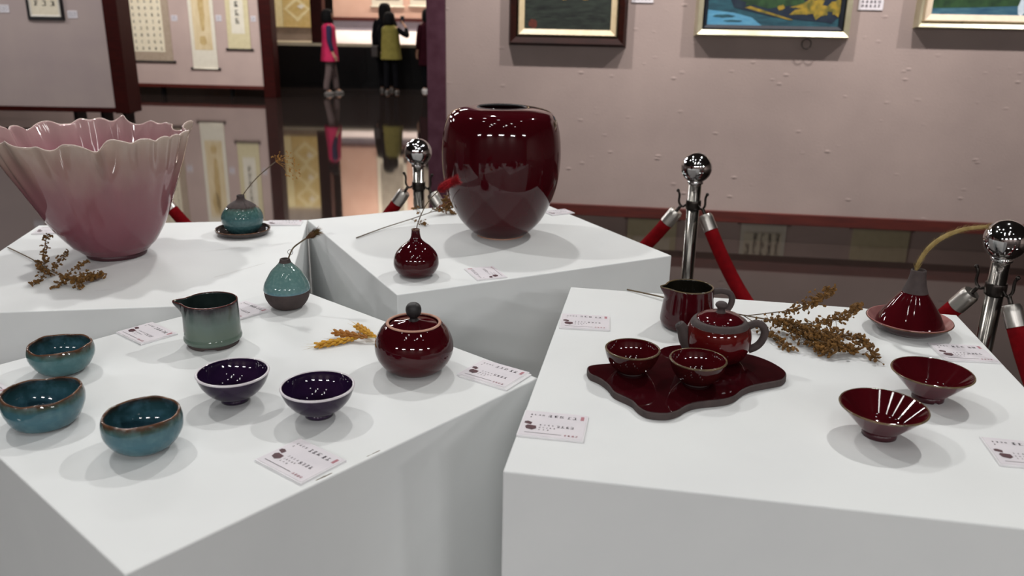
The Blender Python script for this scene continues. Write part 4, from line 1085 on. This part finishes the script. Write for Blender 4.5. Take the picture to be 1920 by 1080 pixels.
# ------------------------------------------------------------------ barrier posts and ropes
POSTS = [Vector((.498, 2.276, 1.070)), Vector((-.294, 2.554, 1.053)), Vector((.996, 1.642, 1.046)), Vector((-1.173, 2.645, 1.0))]
PL = ['chrome ball barrier post in the middle, right of the big vase', 'chrome ball barrier post left of the big vase', 'chrome ball barrier post at the right edge of the photo', 'chrome ball barrier post hidden behind the pink bowl']
def stanchion(c, label, dirs):
    t = thing('barrier_post', label, 'barrier post', (c.x, c.y, 0), 0, 'chrome barrier posts')
    R = .0415
    MB().lathe(pspline([(0, .0), (.155, 0), (.16, .004), (.158, .012), (.12, .025), (.05, .04), (.024, .05), (0, .05)], 4), 64).build('base', STEEL, t)
    MB().tube([(0, 0, .03), (0, 0, c.z - R * .9)], .0175, 32).build('post', STEEL, t)
    MB().lathe([(R * sin(pi * k / 32), c.z - R * cos(pi * k / 32)) if 0 < k < 32 else (0, c.z - R * cos(pi * k / 32)) for k in range(33)], 64).build('ball', CHROME, t)
    MB().lathe([(.0175, c.z - R - .004), (.021, c.z - R - .002), (.021, c.z - R + .006), (.012, c.z - R + .009)], 40).build('neck_ring', CHROME, t)
    zc = c.z - .103
    MB().lathe(pspline([(.0172, zc - .012), (.0205, zc - .011), (.0205, zc + .011), (.0172, zc + .012)], 3), 40).build('collar', DARKMETAL, t)
    tips = []
    for d in dirs:
        d = Vector((d.x, d.y, 0)).normalized()
        hk = spline([d * .018 + Vector((0, 0, zc)), d * .030 + Vector((0, 0, zc - .008)), d * .040 + Vector((0, 0, zc + .004)), d * .040 + Vector((0, 0, zc + .025)), d * .045 + Vector((0, 0, zc + .036))], 5)
        MB().tube(hk, .0032, 8).build('hook', DARKMETAL, t)
        MB().blob(hk[-1], .0048).build('hook_tip', DARKMETAL, t)
        tips.append(Vector((c.x, c.y, 0)) + d * .033 + Vector((0, 0, zc - .004)))
    return tips
def rope(a, b_, sag, label):
    n_ = 40
    pts = []
    for i in range(n_ + 1):
        u = i / n_; p = a.lerp(b_, u); p.z -= sag * 4 * u * (1 - u) ; pts.append(p)
    L_ = [0]
    for p, q in zip(pts, pts[1:]): L_.append(L_[-1] + (q - p).length)
    tot = L_[-1]
    def sub(s0, s1, k=12):
        out = []
        for i in range(k + 1):
            s = s0 + (s1 - s0) * i / k
            j = max(i_ for i_ in range(n_) if L_[i_] <= s + 1e-9); j = min(j, n_ - 1)
            out.append(pts[j].lerp(pts[j + 1], (s - L_[j]) / (L_[j + 1] - L_[j])))
        return out
    t = thing('velvet_rope', label, 'rope', pts[n_ // 2], 0, 'red velvet barrier ropes'); og = pts[n_ // 2]
    rel = lambda P: [p - og for p in P]
    MB().tube(rel(sub(.062, tot - .062, 40)), .0185, 20).build('rope', VELVET, t)
    for s0, s1 in ((.02, .066), (tot - .066, tot - .02)):
        S_ = sub(s0, s1, 6); MB().tube(rel(S_), [.0165, .0195, .0195, .0195, .0195, .0195, .0195] if s0 < .1 else [.0195] * 6 + [.0165], 24).build('end_cap', SATIN, t, sharp=.6)
    for s0, s1 in ((0, .022), (tot - .022, tot)):
        MB().tube(rel(sub(s0, s1, 3)), .0045, 10).build('cap_ring', DARKMETAL, t)
d01 = POSTS[1] - POSTS[0]; d02 = POSTS[2] - POSTS[0]; d13 = POSTS[3] - POSTS[1]
off = Vector((1.22, .98, 1.046)); d2o = off - POSTS[2]
T0 = stanchion(POSTS[0], PL[0], [d01, d02]); T1 = stanchion(POSTS[1], PL[1], [d13, -d01]); T2 = stanchion(POSTS[2], PL[2], [-d02, d2o]); T3 = stanchion(POSTS[3], PL[3], [-d13])
T4 = stanchion(off, 'chrome ball barrier post outside the right edge, nearest the viewer', [-d2o])
rope(T3[0], T1[0], .30, 'red velvet rope running left behind the pink bowl plinth')
rope(T1[1], T0[0], .30, 'red velvet rope running behind the big vase plinth')
rope(T0[1], T2[0], .30, 'red velvet rope running right behind the tea set plinth')
rope(T2[1], T4[0], .30, 'red velvet rope hanging at the right edge of the photo')
